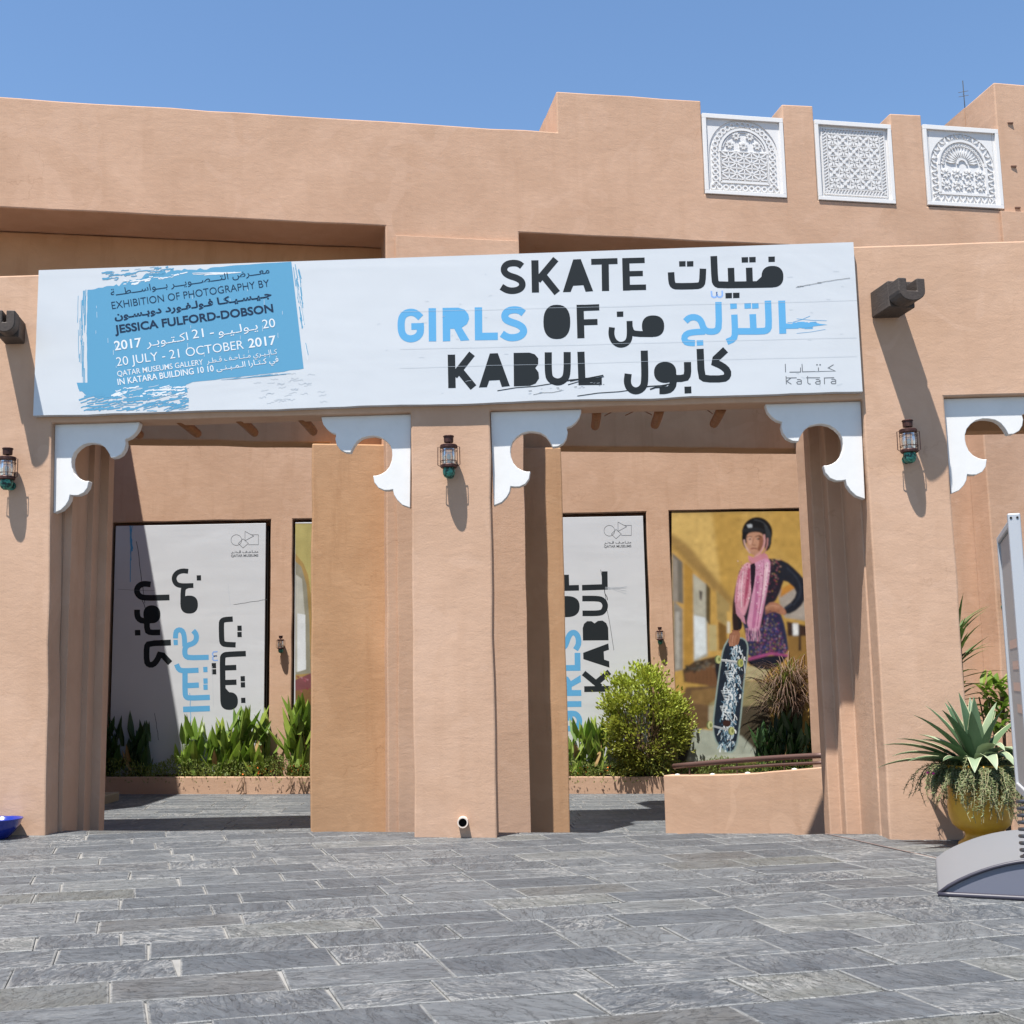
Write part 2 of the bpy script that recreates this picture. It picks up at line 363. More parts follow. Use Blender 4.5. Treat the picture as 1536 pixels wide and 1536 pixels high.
def slab_geo(poly, zf, b, edges, rnds, tilt, rnd):
    """outer rim a little lower, then a bloom ring, then the cleft face"""
    cx = sum(p[0] for p in poly) / len(poly); cy = sum(p[1] for p in poly) / len(poly)
    r0 = poly; r1 = inset(poly, .006); r2 = inset(poly, .020)
    hh = lambda p, h: (p[0], p[1], zf(p[0]) + h + tilt[0] * (p[0] - cx) + tilt[1] * (p[1] - cy))
    n = len(poly); v = [hh(p, -.014) for p in r0] + [hh(p, -.002) for p in r0] + [hh(p, .0015) for p in r1] + [hh(p, .0025) for p in r2]
    f = []
    for k_ in range(3): f += [(k_ * n + i, k_ * n + (i + 1) % n, (k_ + 1) * n + (i + 1) % n, (k_ + 1) * n + i) for i in range(n)]
    f.append(tuple(range(3 * n, 4 * n)))
    b.add(v, f); edges += [1.0] * (3 * n) + [0.0] * n; rnds += [rnd] * (4 * n)
def attrs(o, **k):
    for nme, vals in k.items():
        a = o.data.attributes.new(nme, 'FLOAT', 'POINT'); a.data.foreach_set('value', vals)
def paving(zf, inside, th, origin, umin, umax, vmin, vmax, rw, ln, rng):
    u = Vector((math.cos(th), math.sin(th))); v = Vector((-math.sin(th), math.cos(th))); out = []
    y = vmin
    while y < vmax:
        h = rw * rng.uniform(.88, 1.12); x = umin + rng.uniform(0, ln)
        while x < umax:
            l = ln * rng.choice([.62, .8, .95, 1, 1.05, 1.1, 1.2]) * rng.uniform(.93, 1.07); j = .0045
            pts = []
            skew = rng.uniform(-.010, .010)
            for (a, b_) in ((x + j, y + j), (x + l * .35, y + j), (x + l * .7, y + j), (x + l - j, y + j), (x + l - j, y + h - j), (x + l * .65, y + h - j), (x + l * .3, y + h - j), (x + j, y + h - j)):
                a += rng.uniform(-.004, .004); b_ += rng.uniform(-.010, .010) if 0 else rng.uniform(-.007, .007); a += skew * (b_ - y) / h; pts.append((origin[0] + u.x * a + v.x * b_, origin[1] + u.y * a + v.y * b_))
            # chipped corners
            if rng.random() < .35:
                i = rng.choice([0, 3, 4, 7]); c0 = Vector(pts[i]); m_ = (Vector(pts[i - 1]) + Vector(pts[(i + 1) % 8])) / 2
                pts[i] = tuple(c0.lerp(m_, rng.uniform(.06, .18)))
            for f in inside: pts = clip(pts, f) if len(pts) > 2 else pts
            q = []
            for p_ in pts:
                if not q or (Vector(p_) - Vector(q[-1])).length > .012: q.append(p_)
            if len(q) > 3 and (Vector(q[0]) - Vector(q[-1])).length < .012: q.pop()
            if len(q) >= 4:
                ar = abs(sum(q[i][0] * q[(i + 1) % len(q)][1] - q[(i + 1) % len(q)][0] * q[i][1] for i in range(len(q)))) / 2
                if ar > .02: out.append(q)
            x += l
        y += h
    return out
rng = random.Random(11)
joint_a = Vector((3.02, .3)); joint_b = Vector((4.35, -4.2)); jn = Vector(((joint_b - joint_a).y, -(joint_b - joint_a).x)).normalized()
def side(p): return (Vector(p) - joint_a).dot(jn)
inside_left = [lambda p: edge_y(p[0]) - .01 - p[1], lambda p: (-side(p)) - .012]
inside_right = [lambda p: edge_y(p[0]) - .01 - p[1], lambda p: side(p) - .012]
if side((0, -3)) > 0: inside_left, inside_right = [inside_left[0], lambda p: side(p) - .012], [inside_left[0], lambda p: -side(p) - .012]
polys = paving(gz, inside_left, R(17.5), (0, -5), -10, 10, -9, 9, .42, .79, rng) + paving(gz, inside_right, R(12), (3, -4), -9, 12, -10, 8, .39, .66, rng)
def inframe(c):
    d = MR.transposed() @ (Vector((c[0], c[1], gz(c[0]))) - CAM)
    if d.z > -.3: return False
    return abs(d.x / -d.z * F) < 800 and abs(d.y / -d.z * F) < 820
info = []
for q in polys:
    c = (sum(p[0] for p in q) / len(q), sum(p[1] for p in q) / len(q))
    if abs(c[0]) > 12 or c[1] < -15: continue
    info.append((0 if inframe(c) else 1, -c[1] * -1 + math.hypot(c[0], c[1] + 11.8), q, c))
info.sort(key=lambda t_: (t_[0], math.hypot(t_[3][0], t_[3][1] + 11.83)))
rest = MB(); re_, rr_ = [], []
for i, (vis, _, q, c) in enumerate(info):
    tl = (rng.uniform(-.006, .006), rng.uniform(-.006, .006)); rv = rng.random()
    if i < 298:
        b = MB(); e, r_ = [], []; slab_geo(q, gz, b, e, r_, tl, rv); o = b.build('paving_stone', SLATE, pave); attrs(o, edge=e, rnd=r_)
    else: slab_geo(q, gz, rest, re_, rr_, tl, rv)
o = rest.build('outer_paving_stones', SLATE, pave); attrs(o, edge=re_, rnd=rr_); o['kind'] = 'stuff'
print('slabs', len(info), 'in frame', sum(1 for t_ in info if t_[0] == 0))
jt = MB(); dd = (joint_b - joint_a).normalized(); P0 = joint_a - dd * .0; P1 = joint_b + dd * 9; nn2 = jn * .013
jt.add([(p.x, p.y, gz(p.x) + .006) for p in (P0 - nn2, P0 + nn2, P1 + nn2, P1 - nn2)], [(0, 1, 2, 3)])
jt.build('movement_joint', mat('joint_sealant', (.15, .11, .10), .6), pave)

# courtyard floor
cf = MB(); cf.add([(-14, edge_y(-14) + .002, cz(-14) - .012), (8, edge_y(8) + .002, cz(8) - .012), (8, 12, cz(8) - .012), (-14, 12, cz(-14) - .012)], [(0, 1, 2, 3)])
court = tag(cf.build('courtyard_floor', MORTAR), kind='structure')
cb = MB(); e, r_ = [], []
for q in paving(cz, [lambda p: p[1] - .8, lambda p: 10.48 - p[1], lambda p: p[0] + 8.5, lambda p: 5 - p[0]], R(3), (0, 6), -9, 9, -6, 6, .40, .72, rng):
    slab_geo(q, cz, cb, e, r_, (0, 0), rng.random() * .8)
o = cb.build('courtyard_paving', SLATE, court); attrs(o, edge=e, rnd=r_); o['kind'] = 'stuff'
kb = MB(); kb.box((-9.5, 4.6, -.3), (-6.85, 9.3, -.13)); o = kb.build('low_stone_platform', mat('rough_stone', (.25, .2, .14), .9, .1), court); bevel(o, .02)
tag(o)

# ---------------------------------------------------------------- wall builder: comb outlines extruded along the plane's normal
def rough_outline(pts, step=.45, amp=.004, seed=0):
    out = []
    for i, p in enumerate(pts):
        q = pts[(i + 1) % len(pts)]; L = math.hypot(q[0] - p[0], q[1] - p[1]); n = max(1, int(L / step)); out.append(p)
        for k_ in range(1, n):
            t_ = k_ / n; x = p[0] + (q[0] - p[0]) * t_; z = p[1] + (q[1] - p[1]) * t_
            nx, nz = (q[1] - p[1]) / L, -(q[0] - p[0]) / L; d = noise.noise(Vector((x * 1.7 + seed, z * 1.7, 3.1))) * amp * 2
            out.append((x + nx * d, z + nz * d))
    return out
def wall(name, pl, outline, off, th, m, parent, seed=0, bw=.018, amp=.008):
    b = MB(); pts = rough_outline(outline, .45, amp, seed); b.prism([on(pl, x, z, off) for x, z in pts], nrm(pl) * th)
    o = b.build(name, m, parent); bm = bmesh.new(); bm.from_mesh(o.data); bmesh.ops.recalc_face_normals(bm, faces=bm.faces); bm.to_mesh(o.data); bm.free()
    if bw: bevel(o, bw, 2, 50)
    return o

# ---------------------------------------------------------------- front portico
port = thing('portico', (0, 0, 0), 'sand coloured plaster portico with two tall openings under the long white banner', 'building')
LB = 4.31; TOP = 5.90
outl = [(-9, -.7), (-4.59, -.7), (-4.70, LB), (-1.007, LB), (-1.003, -.7), (-.203, -.7), (-.207, LB), (3.515, LB), (3.515, -.7), (4.312, -.7), (4.312, LB), (6.6, LB), (6.6, -.7), (8.5, -.7), (8.5, TOP), (-9, TOP)]
wall('front_wall', S, outl, 0, .30, PL, port, 1)
# jambs with their stepped pilasters, in plan
def plan_block(name, pts, z0, z1, m, parent, bw=.014):
    b = MB(); b.prism([(x, y, z0) for x, y in pts], (0, 0, z1 - z0)); o = b.build(name, m, parent)
    bm = bmesh.new(); bm.from_mesh(o.data); bmesh.ops.recalc_face_normals(bm, faces=bm.faces); bm.to_mesh(o.data); bm.free(); bevel(o, bw, 2); return o
plan_block('pilaster', [(3.517, .155), (3.517, .80), (3.36, .80), (3.36, .97), (3.235, .97), (3.235, 1.2), (4.30, 1.2), (4.30, .12)], -.7, 5.55, PL, port)
plan_block('pilaster', [(-4.65, .505), (-4.57, .505), (-4.57, .95), (-4.51, .95), (-4.51, 1.15), (-4.42, 1.15), (-4.42, 1.32), (-9, 1.32), (-9, .70), (-4.65, .51)], -.7, 5.55, PL, port)
plan_block('column_back', [(-1.0, .348), (-.21, .314), (-.21, .62), (-1.0, .62)], -.7, 4.7, PL, port)
b = MB(); b.add([on(S, -9, 4.74, .302), on(S, 8, 4.74, .302), on(S, 8, 5.54, .302), on(S, -9, 5.54, .302), (-9, 1.05, 4.74), (8, 1.05, 4.74), (8, 1.05, 5.54), (-9, 1.05, 5.54)],
      [(0, 1, 2, 3), (5, 4, 7, 6), (0, 4, 5, 1), (3, 2, 6, 7), (0, 3, 7, 4), (1, 5, 6, 2)])
b.build('canopy_slab', PL, port)
b = MB(); b.box((4.305, 1.0, 4.20), (8, 1.2, 4.738)); b.build('rear_beam', PL3, port)
# pole ends under the canopy
for i, (px, py) in enumerate([(205, 650), (292, 645), (378, 645), (467, 641), (892, 633), (982, 629), (1071, 627)]):
    p = U(px, py, (.88, 0)); b = MB(); z = 4.335
    b.tube([(p.x - .015, .31, z + .015), (p.x, .6, z + .005), (p.x + .008, .92, z - .005), (p.x + .01, .98, z - .008)], .052, 10, r1=.047)
    o = b.build('roof_pole', POLE, port, smooth=True); bevel(o, .02, 2, 60)
r2 = random.Random(4)
for i in range(12):
    b = MB(); x = r2.uniform(-4.3, 3.1); b.tube([(x, .33, 4.5), (x + r2.uniform(-.6, .6), .95, 4.44)], .006, 5); b.build('palm_rib', POLE, port)
# scalloped brackets
BR = [(115, 100), (1188, 72), (1185, 110), (1165, 180), (1120, 240), (1070, 280), (1010, 302), (1020, 360), (1005, 430), (965, 490), (900, 525), (838, 530), (822, 490), (800, 450), (760, 395), (700, 355), (620, 338), (560, 335), (480, 355), (420, 395),
      (370, 450), (345, 520), (342, 580), (350, 640), (375, 710), (420, 765), (480, 800), (530, 815), (572, 815), (555, 900), (510, 960), (440, 992), (380, 992), (337, 985), (325, 1050), (290, 1110), (230, 1170), (135, 1208)]
BRT = [((x - 115) / 1165, -(y - 86) / 1165) for x, y in BR]
BRT[0] = (0, 0); BRT[1] = (BRT[1][0], 0)
def bracket(x, side_, z=LB - .003, parent=port, off=.07, pl=S, label=None, sc=1.0):
    b = MB(); pts = [(x + side_ * u * sc, z + v * sc) for u, v in BRT]
    b.prism([on(pl, a, c, off) for a, c in pts], nrm(pl) * .095); o = b.build('scalloped_bracket', WHITE, parent)
    bm = bmesh.new(); bm.from_mesh(o.data); bmesh.ops.recalc_face_normals(bm, faces=bm.faces); bm.to_mesh(o.data); bm.free(); bevel(o, .005, 1, 30)
    if label: o['label'] = label
    return o
bracket(-4.697, 1, sc=.96); bracket(-1.01, -1); bracket(-.202, 1); bracket(3.512, -1, sc=1.03); bracket(4.316, 1, sc=1.0)
# wooden spouts
def spout(p0, yaw, L=.56, w=.275, h=.265):
    rt = Matrix.Rotation(yaw, 3, 'Z'); q = lambda x, y, z: Vector(p0) + rt @ Vector((x, -y, z))
    b = MB(); n = 8
    prof = [(-w / 2, .0)] + [(-w / 2 * math.cos(a) , .08 - .0 - math.sin(a) * .13 + .05) for a in []]
    # body with a squared root
    def rect(y, z0, z1, hw=w / 2): return [q(-hw, y, z0), q(hw, y, z0), q(hw, y, z1), q(-hw, y, z1)]
    b.add(rect(-.02, 0, h) + rect(L * .62, .0, h), [(0, 1, 5, 4), (1, 2, 6, 5), (2, 3, 7, 6), (3, 0, 4, 7), (0, 3, 2, 1), (4, 5, 6, 7)])
    # rounded lip with an open channel
    seg = [(-w / 2, .225), (-w / 2, .10)] + [(-w / 2 * math.cos(a), 0.10 - math.sin(a) * .10) for a in [math.pi * i / 10 for i in range(1, 10)]] + [(w / 2, .10), (w / 2, .225), (w / 2 - .085, .225), (w / 2 - .085, .10), (-w / 2 + .085, .10), (-w / 2 + .085, .225)]
    b.prism([q(x, L, z) for x, z in seg], rt @ Vector((0, L * .38 - .002, 0)))
    b.add([q(-w / 2 + .076, L * .625, .101), q(w / 2 - .076, L * .625, .101), q(w / 2 - .076, L - .01, .101), q(-w / 2 + .076, L - .01, .101)], [(0, 1, 2, 3)])
    o = b.build('wooden_spout', DWOOD, port); bm = bmesh.new(); bm.from_mesh(o.data); bmesh.ops.recalc_face_normals(bm, faces=bm.faces); bm.to_mesh(o.data); bm.free(); bevel(o, .008, 1, 40)
    return o
pr_ = U(1328, 477, S); spout(pr_, R(10)); pl_ = U(22, 516, S); spout(pl_, R(9), .44, .205, .22)
# drain pipe
b = MB(); c = U(694, 1234, S, .10); b.tube([c + Vector((0, .3, 0)), c], .052, 16, caps=False); b.tube([c + Vector((0, .3, 0)), c + Vector((0, -.0005, 0))], .040, 16, m=1, caps=False)
ring = []
for rr in (.052, .040): ring += [c + Vector((math.cos(2 * math.pi * i / 16) * rr, -.001, math.sin(2 * math.pi * i / 16) * rr)) for i in range(16)]
b.add(ring, [(i, (i + 1) % 16, 16 + (i + 1) % 16, 16 + i) for i in range(16)]); b.add([c + Vector((math.cos(2 * math.pi * i / 16) * .04, .06, math.sin(2 * math.pi * i / 16) * .04)) for i in range(16)], [tuple(range(16))], 1)
b.build('drain_pipe', [PIPE, DIRTB], port)
# thin mortar skirt where the column meets the paving
# ---------------------------------------------------------------- main building behind
main = thing('main_building', (0, 3.45, -.4), 'tall sand plaster building with stepped parapet behind the portico', 'building')
OT = 7.53; PB = 8.215
prof = [(-12, 8.985), (.715, 8.985), (.715, 9.575), (2.745, 9.585), (2.745, PB), (3.925, PB), (3.925, 9.615), (4.385, 9.625), (4.385, PB), (5.54, PB), (5.54, 9.59), (6.02, 9.60), (6.02, PB), (7.2, PB), (7.2, 10.19), (12, 10.19)]
outl = prof + [(12, -.7), (4.2, -.7), (4.2, OT), (.165, OT), (.165, -.7), (-1.585, -.7), (-1.585, OT), (-12, OT)]
wall('outer_wall', M1, outl, 0, .80, PL, main, 5)
# back rows of the parapet and the roof
outl2 = [(-12, 8.985), (.715, 8.985), (.715, 9.575), (2.745, 9.585), (2.745, PB), (3.925, PB), (3.925, 9.615), (4.385, 9.625), (4.385, PB), (5.54, PB), (5.54, 9.59), (6.02, 9.60), (6.02, PB), (7.2, PB), (7.2, 10.19), (12, 10.19), (12, OT + .01), (-12, OT + .01)]
sh = .18 * .8
wall('roof_mass', M1, outl2, .803, .45, PL, main, 5, bw=0)
wall('parapet_tower', M1, [(.715, 8.2), (2.745, 8.2), (2.745, 9.585), (.715, 9.575)], 1.256, 1.1, PL, main, 5, bw=0)
wall('corner_tower', M1, [(7.2, 8.2), (12, 8.2), (12, 10.19), (7.2, 10.19)], 1.256, 4.4, PL, main, 5, bw=0)
# inner wall with the low lintel
M2 = (3.45 + .80 * math.hypot(1, .18) + .012, .18)
wall('inner_wall', M2, [(-12, -.7), (-8.2, -.7), (-8.2, 4.80), (-2.4, 4.80), (-2.4, -.7), (.66, -.7), (.66, 4.80), (4.31, 4.82), (4.31, -.7), (12, -.7), (12, OT), (-12, OT)], 0, .40, PL3, main, 9)
wall('inner_pier', M1, [(-2.495, -.7), (.745, -.7), (.745, 4.70), (-2.495, 4.70)], .40, .395, PL3, main, 9)
wall('pier_strip', M1, [(-1.455, -.7), (.155, -.7), (.155, 7.4), (-1.455, 7.4)], -.035, .034, PL, main, 3, bw=.006)
wall('corner_block', M1, [(6.35, -.7), (9, -.7), (9, 5.6), (6.35, 5.6)], -.42, .418, PL, main, 3)
wall('corner_buttress', M1, [(7.12, 5.61), (12, 5.61), (12, 8.19), (7.12, 8.19)], -.05, .049, PL, main, 3, bw=.006)
# wall studs on the corner tower
iron = mat('rusty_iron', (.12, .06, .04), .8)
for px, py in ((1515, 185), (1520, 250), (1526, 312)):
    b = MB(); p = U(px, py, M1, .0); b.box((p.x - .04, p.y - .02, p.z - .01), (p.x + .04, p.y + .1, p.z + .01)); b.build('wall_stud', iron, main)
b = MB(); A = on(M1, 6.85, 9.2, 3.2); top = U(1444, 121, (A.y, 0)); A = Vector((top.x + .02, A.y, 8.3))
b.tube([A, top], .008, 6)
for dz in (.22, .30): b.tube([top + Vector((-.09, 0, -dz)), top + Vector((.10, .04, -dz + .05))], .005, 5)
b.tube([top + Vector((-.05, -.1, -.3)), top + Vector((.03, .1, -.2))], .006, 5)
tag(b.build('roof_aerial', mat('aerial_steel', (.10, .11, .12), .5, .4, .4)), 'thin roof aerial with crossed rods against the sky by the right corner tower', 'aerial')

# ---------------------------------------------------------------- carved gypsum panels in the parapet
def panel(x0, x1, z0, z1, kind, label):
    W = x1 - x0; H = z1 - z0
    root = MB(); T = .012
    q = lambda u, v, o: on(M1, x0 + u * W, z0 + v * H, o)
    FO = -.020; BO = FO + .045
    root.prism([q(.002, .002, BO), q(.998, .002, BO), q(.998, .998, BO), q(.002, .998, BO)], nrm(M1) * .10)
    pn = root.build('carved_panel', GYP, main); pn['label'] = label
    fr = MB(); a = .045
    for r_ in (((0, 0), (1, 0), (1, a), (0, a)), ((0, 1 - a * 1.2), (1, 1 - a * 1.2), (1, 1), (0, 1)), ((0, a), (a, a), (a, 1 - a * 1.2), (0, 1 - a * 1.2)), ((1 - a, a), (1, a), (1, 1 - a * 1.2), (1 - a, 1 - a * 1.2))):
        fr.prism([q(u, v, FO) for u, v in r_], nrm(M1) * .044)
    f = fr.build('frame', GYP, pn); bevel(f, .003, 1)
    L = MB(); D = .015                                     # depth of the carving
    top0 = BO - .0005
    def pris(pts, d=D): L.prism([q(u, v, top0 - d) for u, v in pts], nrm(M1) * d)
    def bar(p0, p1, w, d=D):
        v = Vector(p1) - Vector(p0); n = Vector((-v.y, v.x)).normalized() * w / 2
        pris([tuple(Vector(p0) - n), tuple(Vector(p1) - n), tuple(Vector(p1) + n), tuple(Vector(p0) + n)], d)
    def ring(cx, cy, r0, r1, n=12, a0=0, a1=2 * math.pi, d=D):
        for i in range(n):
            b0 = a0 + (a1 - a0) * i / n; b1 = a0 + (a1 - a0) * (i + 1) / n
            pris([(cx + math.cos(t_) * r_, cy + math.sin(t_) * r_) for r_, t_ in ((r0, b0), (r1, b0), (r1, b1), (r0, b1))], d)
    def petal(cx, cy, ang, r0, r1, w, d=D):
        c, s = math.cos(ang), math.sin(ang); P = lambda r_, t_: (cx + c * r_ - s * t_, cy + s * r_ + c * t_)
        pris([P(r0, 0), P((r0 + r1) / 2, -w), P(r1, 0), P((r0 + r1) / 2, w)], d)
    def blind(pts): pris(pts, D * .9)
    if kind == 'rings':
        cx, cy = .5, .54; ro, ri = .41, .30
        # spandrels: solid plate outside the arch
        n = 18; arc = [(cx + math.cos(math.pi - math.pi * i / n) * (ro + .015), cy + math.sin(math.pi - math.pi * i / n) * (ro + .015) * .98) for i in range(n + 1)]
        for i in range(n): blind([arc[i], arc[i + 1], (arc[i + 1][0], .945), (arc[i][0], .945)])
        blind([(.045, .045), (.075, .045), (.075, .945), (.045, .945)]); blind([(.925, .045), (.955, .045), (.955, .945), (.925, .945)])
        ring(cx, cy, ri - .02, ri + .008, 20, 0, math.pi, D + .004)
        bar((cx - ri + .006, .17), (cx - ri + .006, cy), .024); bar((cx + ri - .006, .17), (cx + ri - .006, cy), .024); bar((.2, .17), (.8, .17), .03)
        k_ = 17
        for i in range(k_): t_ = math.pi * (i + .5) / k_; ring(cx + math.cos(t_) * .357, cy + math.sin(t_) * .357, .020, .037, 10)
        for i in range(6):
            for sx in (-1, 1): ring(cx + sx * .357, .505 - i * .073, .020, .037, 10)
        for i in range(11): ring(.107 + i * .0785, .10, .020, .037, 10)
        for i in range(6): bar((.215, .21 + i * .068), (.785, .21 + i * .068), .014)
        for i in range(7): bar((.215 + i * .095, .19), (.215 + i * .095, .55), .014)
        for i in range(6):
            for j in range(5):
                x, z = .215 + i * .095, .21 + j * .068
                if (i + j) % 2: bar((x, z), (x + .095, z + .068), .018)
                else: bar((x, z + .068), (x + .095, z), .018)
        for (fx, fz) in ((.33, .64), (.5, .63), (.67, .64), (.415, .75), (.585, .75)):
            for i in range(8): petal(fx, fz, i * math.pi / 4 + .39, .012, .052, .012)
        ring(cx, cy, .255, .272, 20, .25, math.pi - .25, D * .7)
    elif kind == 'grid':
        for (p0, p1) in (((.09, .09), (.91, .09)), ((.09, .91), (.91, .91)), ((.09, .09), (.09, .91)), ((.91, .09), (.91, .91)), ((.155, .155), (.845, .155)), ((.155, .845), (.845, .845)), ((.155, .155), (.155, .845)), ((.845, .155), (.845, .845))): bar(p0, p1, .014)
        n = 20
        for i in range(n):
            t_ = .10 + .8 * i / n
            for v in (.10, .855): bar((t_, v), (t_ + .03, v + .045), .014)
            for u in (.10, .855): bar((u, t_), (u + .045, t_ + .03), .014)
        n = 5; c = .68 / n
        for i in range(n):
            for j in range(n):
                cx, cy = .16 + c * (i + .5), .16 + c * (j + .5)
                for k_ in range(4):
                    a_ = math.pi / 4 + k_ * math.pi / 2; petal(cx, cy, a_, .012, c * .70, .019)
                if (i + j) % 2 == 0:
                    for k_ in range(4): petal(cx, cy, k_ * math.pi / 2, .008, c * .48, .012)
                else:
                    pris([(cx - .028, cy), (cx, cy - .028), (cx + .028, cy), (cx, cy + .028)])
        for i in range(n + 1): bar((.16 + c * i, .16), (.16 + c * i, .84), .008); bar((.16, .16 + c * i), (.84, .16 + c * i), .008)
    else:
        cx, cy = .5, .52; n = 18; ro = .42
        arc = [(cx + math.cos(math.pi - math.pi * i / n) * ro, cy + math.sin(math.pi - math.pi * i / n) * ro * .95) for i in range(n + 1)]
        for i in range(n): blind([arc[i], arc[i + 1], (arc[i + 1][0], .945), (arc[i][0], .945)])
        blind([(.045, .045), (.075, .045), (.075, .945), (.045, .945)]); blind([(.925, .045), (.955, .045), (.955, .945), (.925, .945)])
        ring(cx, cy, .295, .325, 20, 0, math.pi, D + .004); bar((.188, .16), (.188, cy), .03); bar((.812, .16), (.812, cy), .03); bar((.17, .165), (.83, .165), .03)
        for i in range(21): t_ = math.pi * (i + .5) / 21; petal(cx + math.cos(t_) * .37, cy + math.sin(t_) * .37, t_ + (.5 if i % 2 else -.5), -.04, .04, .014)
        for i in range(9):
            for sx in (-1, 1): petal(cx + sx * .37, .48 - i * .045, .45 * (1 if i % 2 else -1), -.04, .04, .013)
        for i in range(17): petal(.12 + i * .0475, .105, math.pi / 2 + (.5 if i % 2 else -.5), -.04, .04, .013)
        for i in range(15): t_ = math.pi * (i + .5) / 15; petal(cx, cy + .02, t_, .09, .215, .013)
        for i in range(20): t_ = math.pi * (i + .5) / 20; ring(cx + math.cos(t_) * .255, cy + math.sin(t_) * .25, .008, .017, 6)
        ring(cx, cy + .02, .05, .072, 12, 0, math.pi)
        for i in range(4):
            for j in range(2):
                for k_ in range(8): petal(.275 + i * .15, .27 + j * .15, k_ * math.pi / 4 + .2, .014, .066, .012)
        for i in range(7): pris([(.235 + i * .085, .345), (.25 + i * .085, .335), (.265 + i * .085, .345), (.25 + i * .085, .355)])
    lt = L.build('carving', GYP, pn); bm = bmesh.new(); bm.from_mesh(lt.data); bmesh.ops.recalc_face_normals(bm, faces=bm.faces); bm.to_mesh(lt.data); bm.free()
    for ch in (f, lt): ch.matrix_parent_inverse = Matrix.Identity(4)
panel(2.75, 3.92, PB + .005, 9.395, 'rings', 'carved gypsum panel with a ring-bordered arch')
panel(4.39, 5.535, PB + .005, 9.41, 'grid', 'carved gypsum panel with a square flower grid')
panel(6.025, 7.195, PB + .02, 9.45, 'fan', 'carved gypsum panel with a fan under its arch')

# ---------------------------------------------------------------- courtyard: back wall with poster niches, planter, side wall
bw_ = thing('courtyard_wall', (0, 11.2, -.4), 'plaster courtyard wall with tall poster niches seen through the openings', 'wall')
NT_ = 4.81
outl = [(-9.4, -.6), (-7.72, -.6), (-7.72, NT_), (-4.66, NT_), (-4.66, -.6), (-4.24, -.6), (-4.24, NT_), (-1.1, NT_), (-1.1, -.6), (-.45, -.6), (-.45, NT_), (2.59, NT_ + .01), (2.59, -.6), (3.03, -.6), (3.03, NT_ + .02), (5.75, NT_ + .02), (5.75, -.6), (12, -.6), (12, 9), (-9.4, 9)]
wall('niche_wall', (11.12, 0), outl, 0, .25, PL2, bw_, 12)
b = MB(); b.box((-9.4, 11.372, -.6), (12, 11.7, 9)); b.build('rear_wall', PL2, bw_)
sw = MB(); sw.box((-8.4, 5.3, -.6), (-7.88, 11.1, 8.75)); o = sw.build('courtyard_side_wall', PL2); bevel(o, .02); tag(o, 'high shaded side wall closing the courtyard on the left', 'wall')
plt = thing('raised_planter', (0, 10.8, -.4), 'long low plaster planter bed under the courtyard posters', 'planter')
b = MB(); b.prism([(-7.87, 10.5, -.7), (6.5, 10.5, -.7), (6.5, 10.5, cz(6.5) + .30), (-7.87, 10.5, cz(-7.87) + .305)], (0, .12, 0)); bevel(b.build('planter_wall', PL2, plt), .012)
b = MB(); b.add([(-7.87, 10.622, cz(-7.8) + .25), (6.5, 10.622, cz(6.5) + .25), (6.5, 11.115, cz(6.5) + .27), (-7.87, 11.115, cz(-7.8) + .27)], [(0, 1, 2, 3)]); b.build('soil', SOIL, plt)
def pz(x): return cz(x) + .26
# bracket on the shaded side wall
b = MB(); b.prism([(-7.875, 11.05 - u * .9, 4.72 + v * .9) for u, v in BRT], (.06, 0, 0)); o = b.build('scalloped_bracket', WHITE)
bm = bmesh.new(); bm.from_mesh(o.data); bmesh.ops.recalc_face_normals(bm, faces=bm.faces); bm.to_mesh(o.data); bm.free()
par(o, bpy.data.objects['courtyard_side_wall'])

# ramp wall and handrail
A = Vector((2.03, 4.15)); Bp = Vector((3.82, 2.6))
b_ = (Bp.y - A.y) / (Bp.x - A.x); RP = (A.y - b_ * A.x, b_)
rw = thing('ramp_wall', (2.9, 3.4, -.4), 'low plaster ramp wall with curved top inside the right opening', 'wall')
n = 14; pts = []
tops = []
for i in range(n + 1):
    t_ = i / n; p = A.lerp(Bp, t_); px = 995 + (1241 - 995) * t_; py = 1163 - 13 * t_ + 4 * math.sin(math.pi * t_) * (1 if t_ < .6 else .8)
    # height from the pixel line at that depth
    tops.append(U(px, py, RP))
dv = Vector((.10, .12, 0)).normalized() * .2
b = MB(); b.prism([Vector((tops[0].x, tops[0].y, -.7))] + tops + [Vector((tops[-1].x, tops[-1].y, -.7))], dv); o = b.build('wall_body', PL2, rw)
bm = bmesh.new(); bm.from_mesh(o.data); bmesh.ops.recalc_face_normals(bm, faces=bm.faces); bm.to_mesh(o.data); bm.free(); bevel(o, .012)
b = MB()
for i in (1, 4, 7, 11): c = tops[i] + dv * .3; b.lathe(c + Vector((0, 0, -.002)), [(.035, 0), (.035, .012), (.0, .02)], 10)
b.build('anchor_cap', WHITE, rw)
hr = thing('handrail', (2.9, 3.4, .4), 'brown double pipe handrail above the ramp wall', 'handrail')
def rl(dy): return [U(1006 + (1243 - 1006) * t_, 1150 + dy - 17 * t_ - 3 * math.sin(3.1 * t_) * .6, RP) + dv * .35 for t_ in [i / 10 for i in range(11)]]
b = MB(); b.tube(rl(0), .034, 10); b.build('top_rail', RUST, hr, smooth=True)
b = MB(); b.tube([p + Vector((0, 0, -.085)) for p in rl(0)][3:], .02, 8); b.build('lower_rail', RUST, hr, smooth=True)
for i in (1, 4, 7, 10):
    p = rl(0)[i]; b = MB(); b.tube([p, Vector((p.x, p.y, tops[min(14, int(i * 1.4))].z - .01))], .009, 6); b.build('rail_post', RUST, hr)

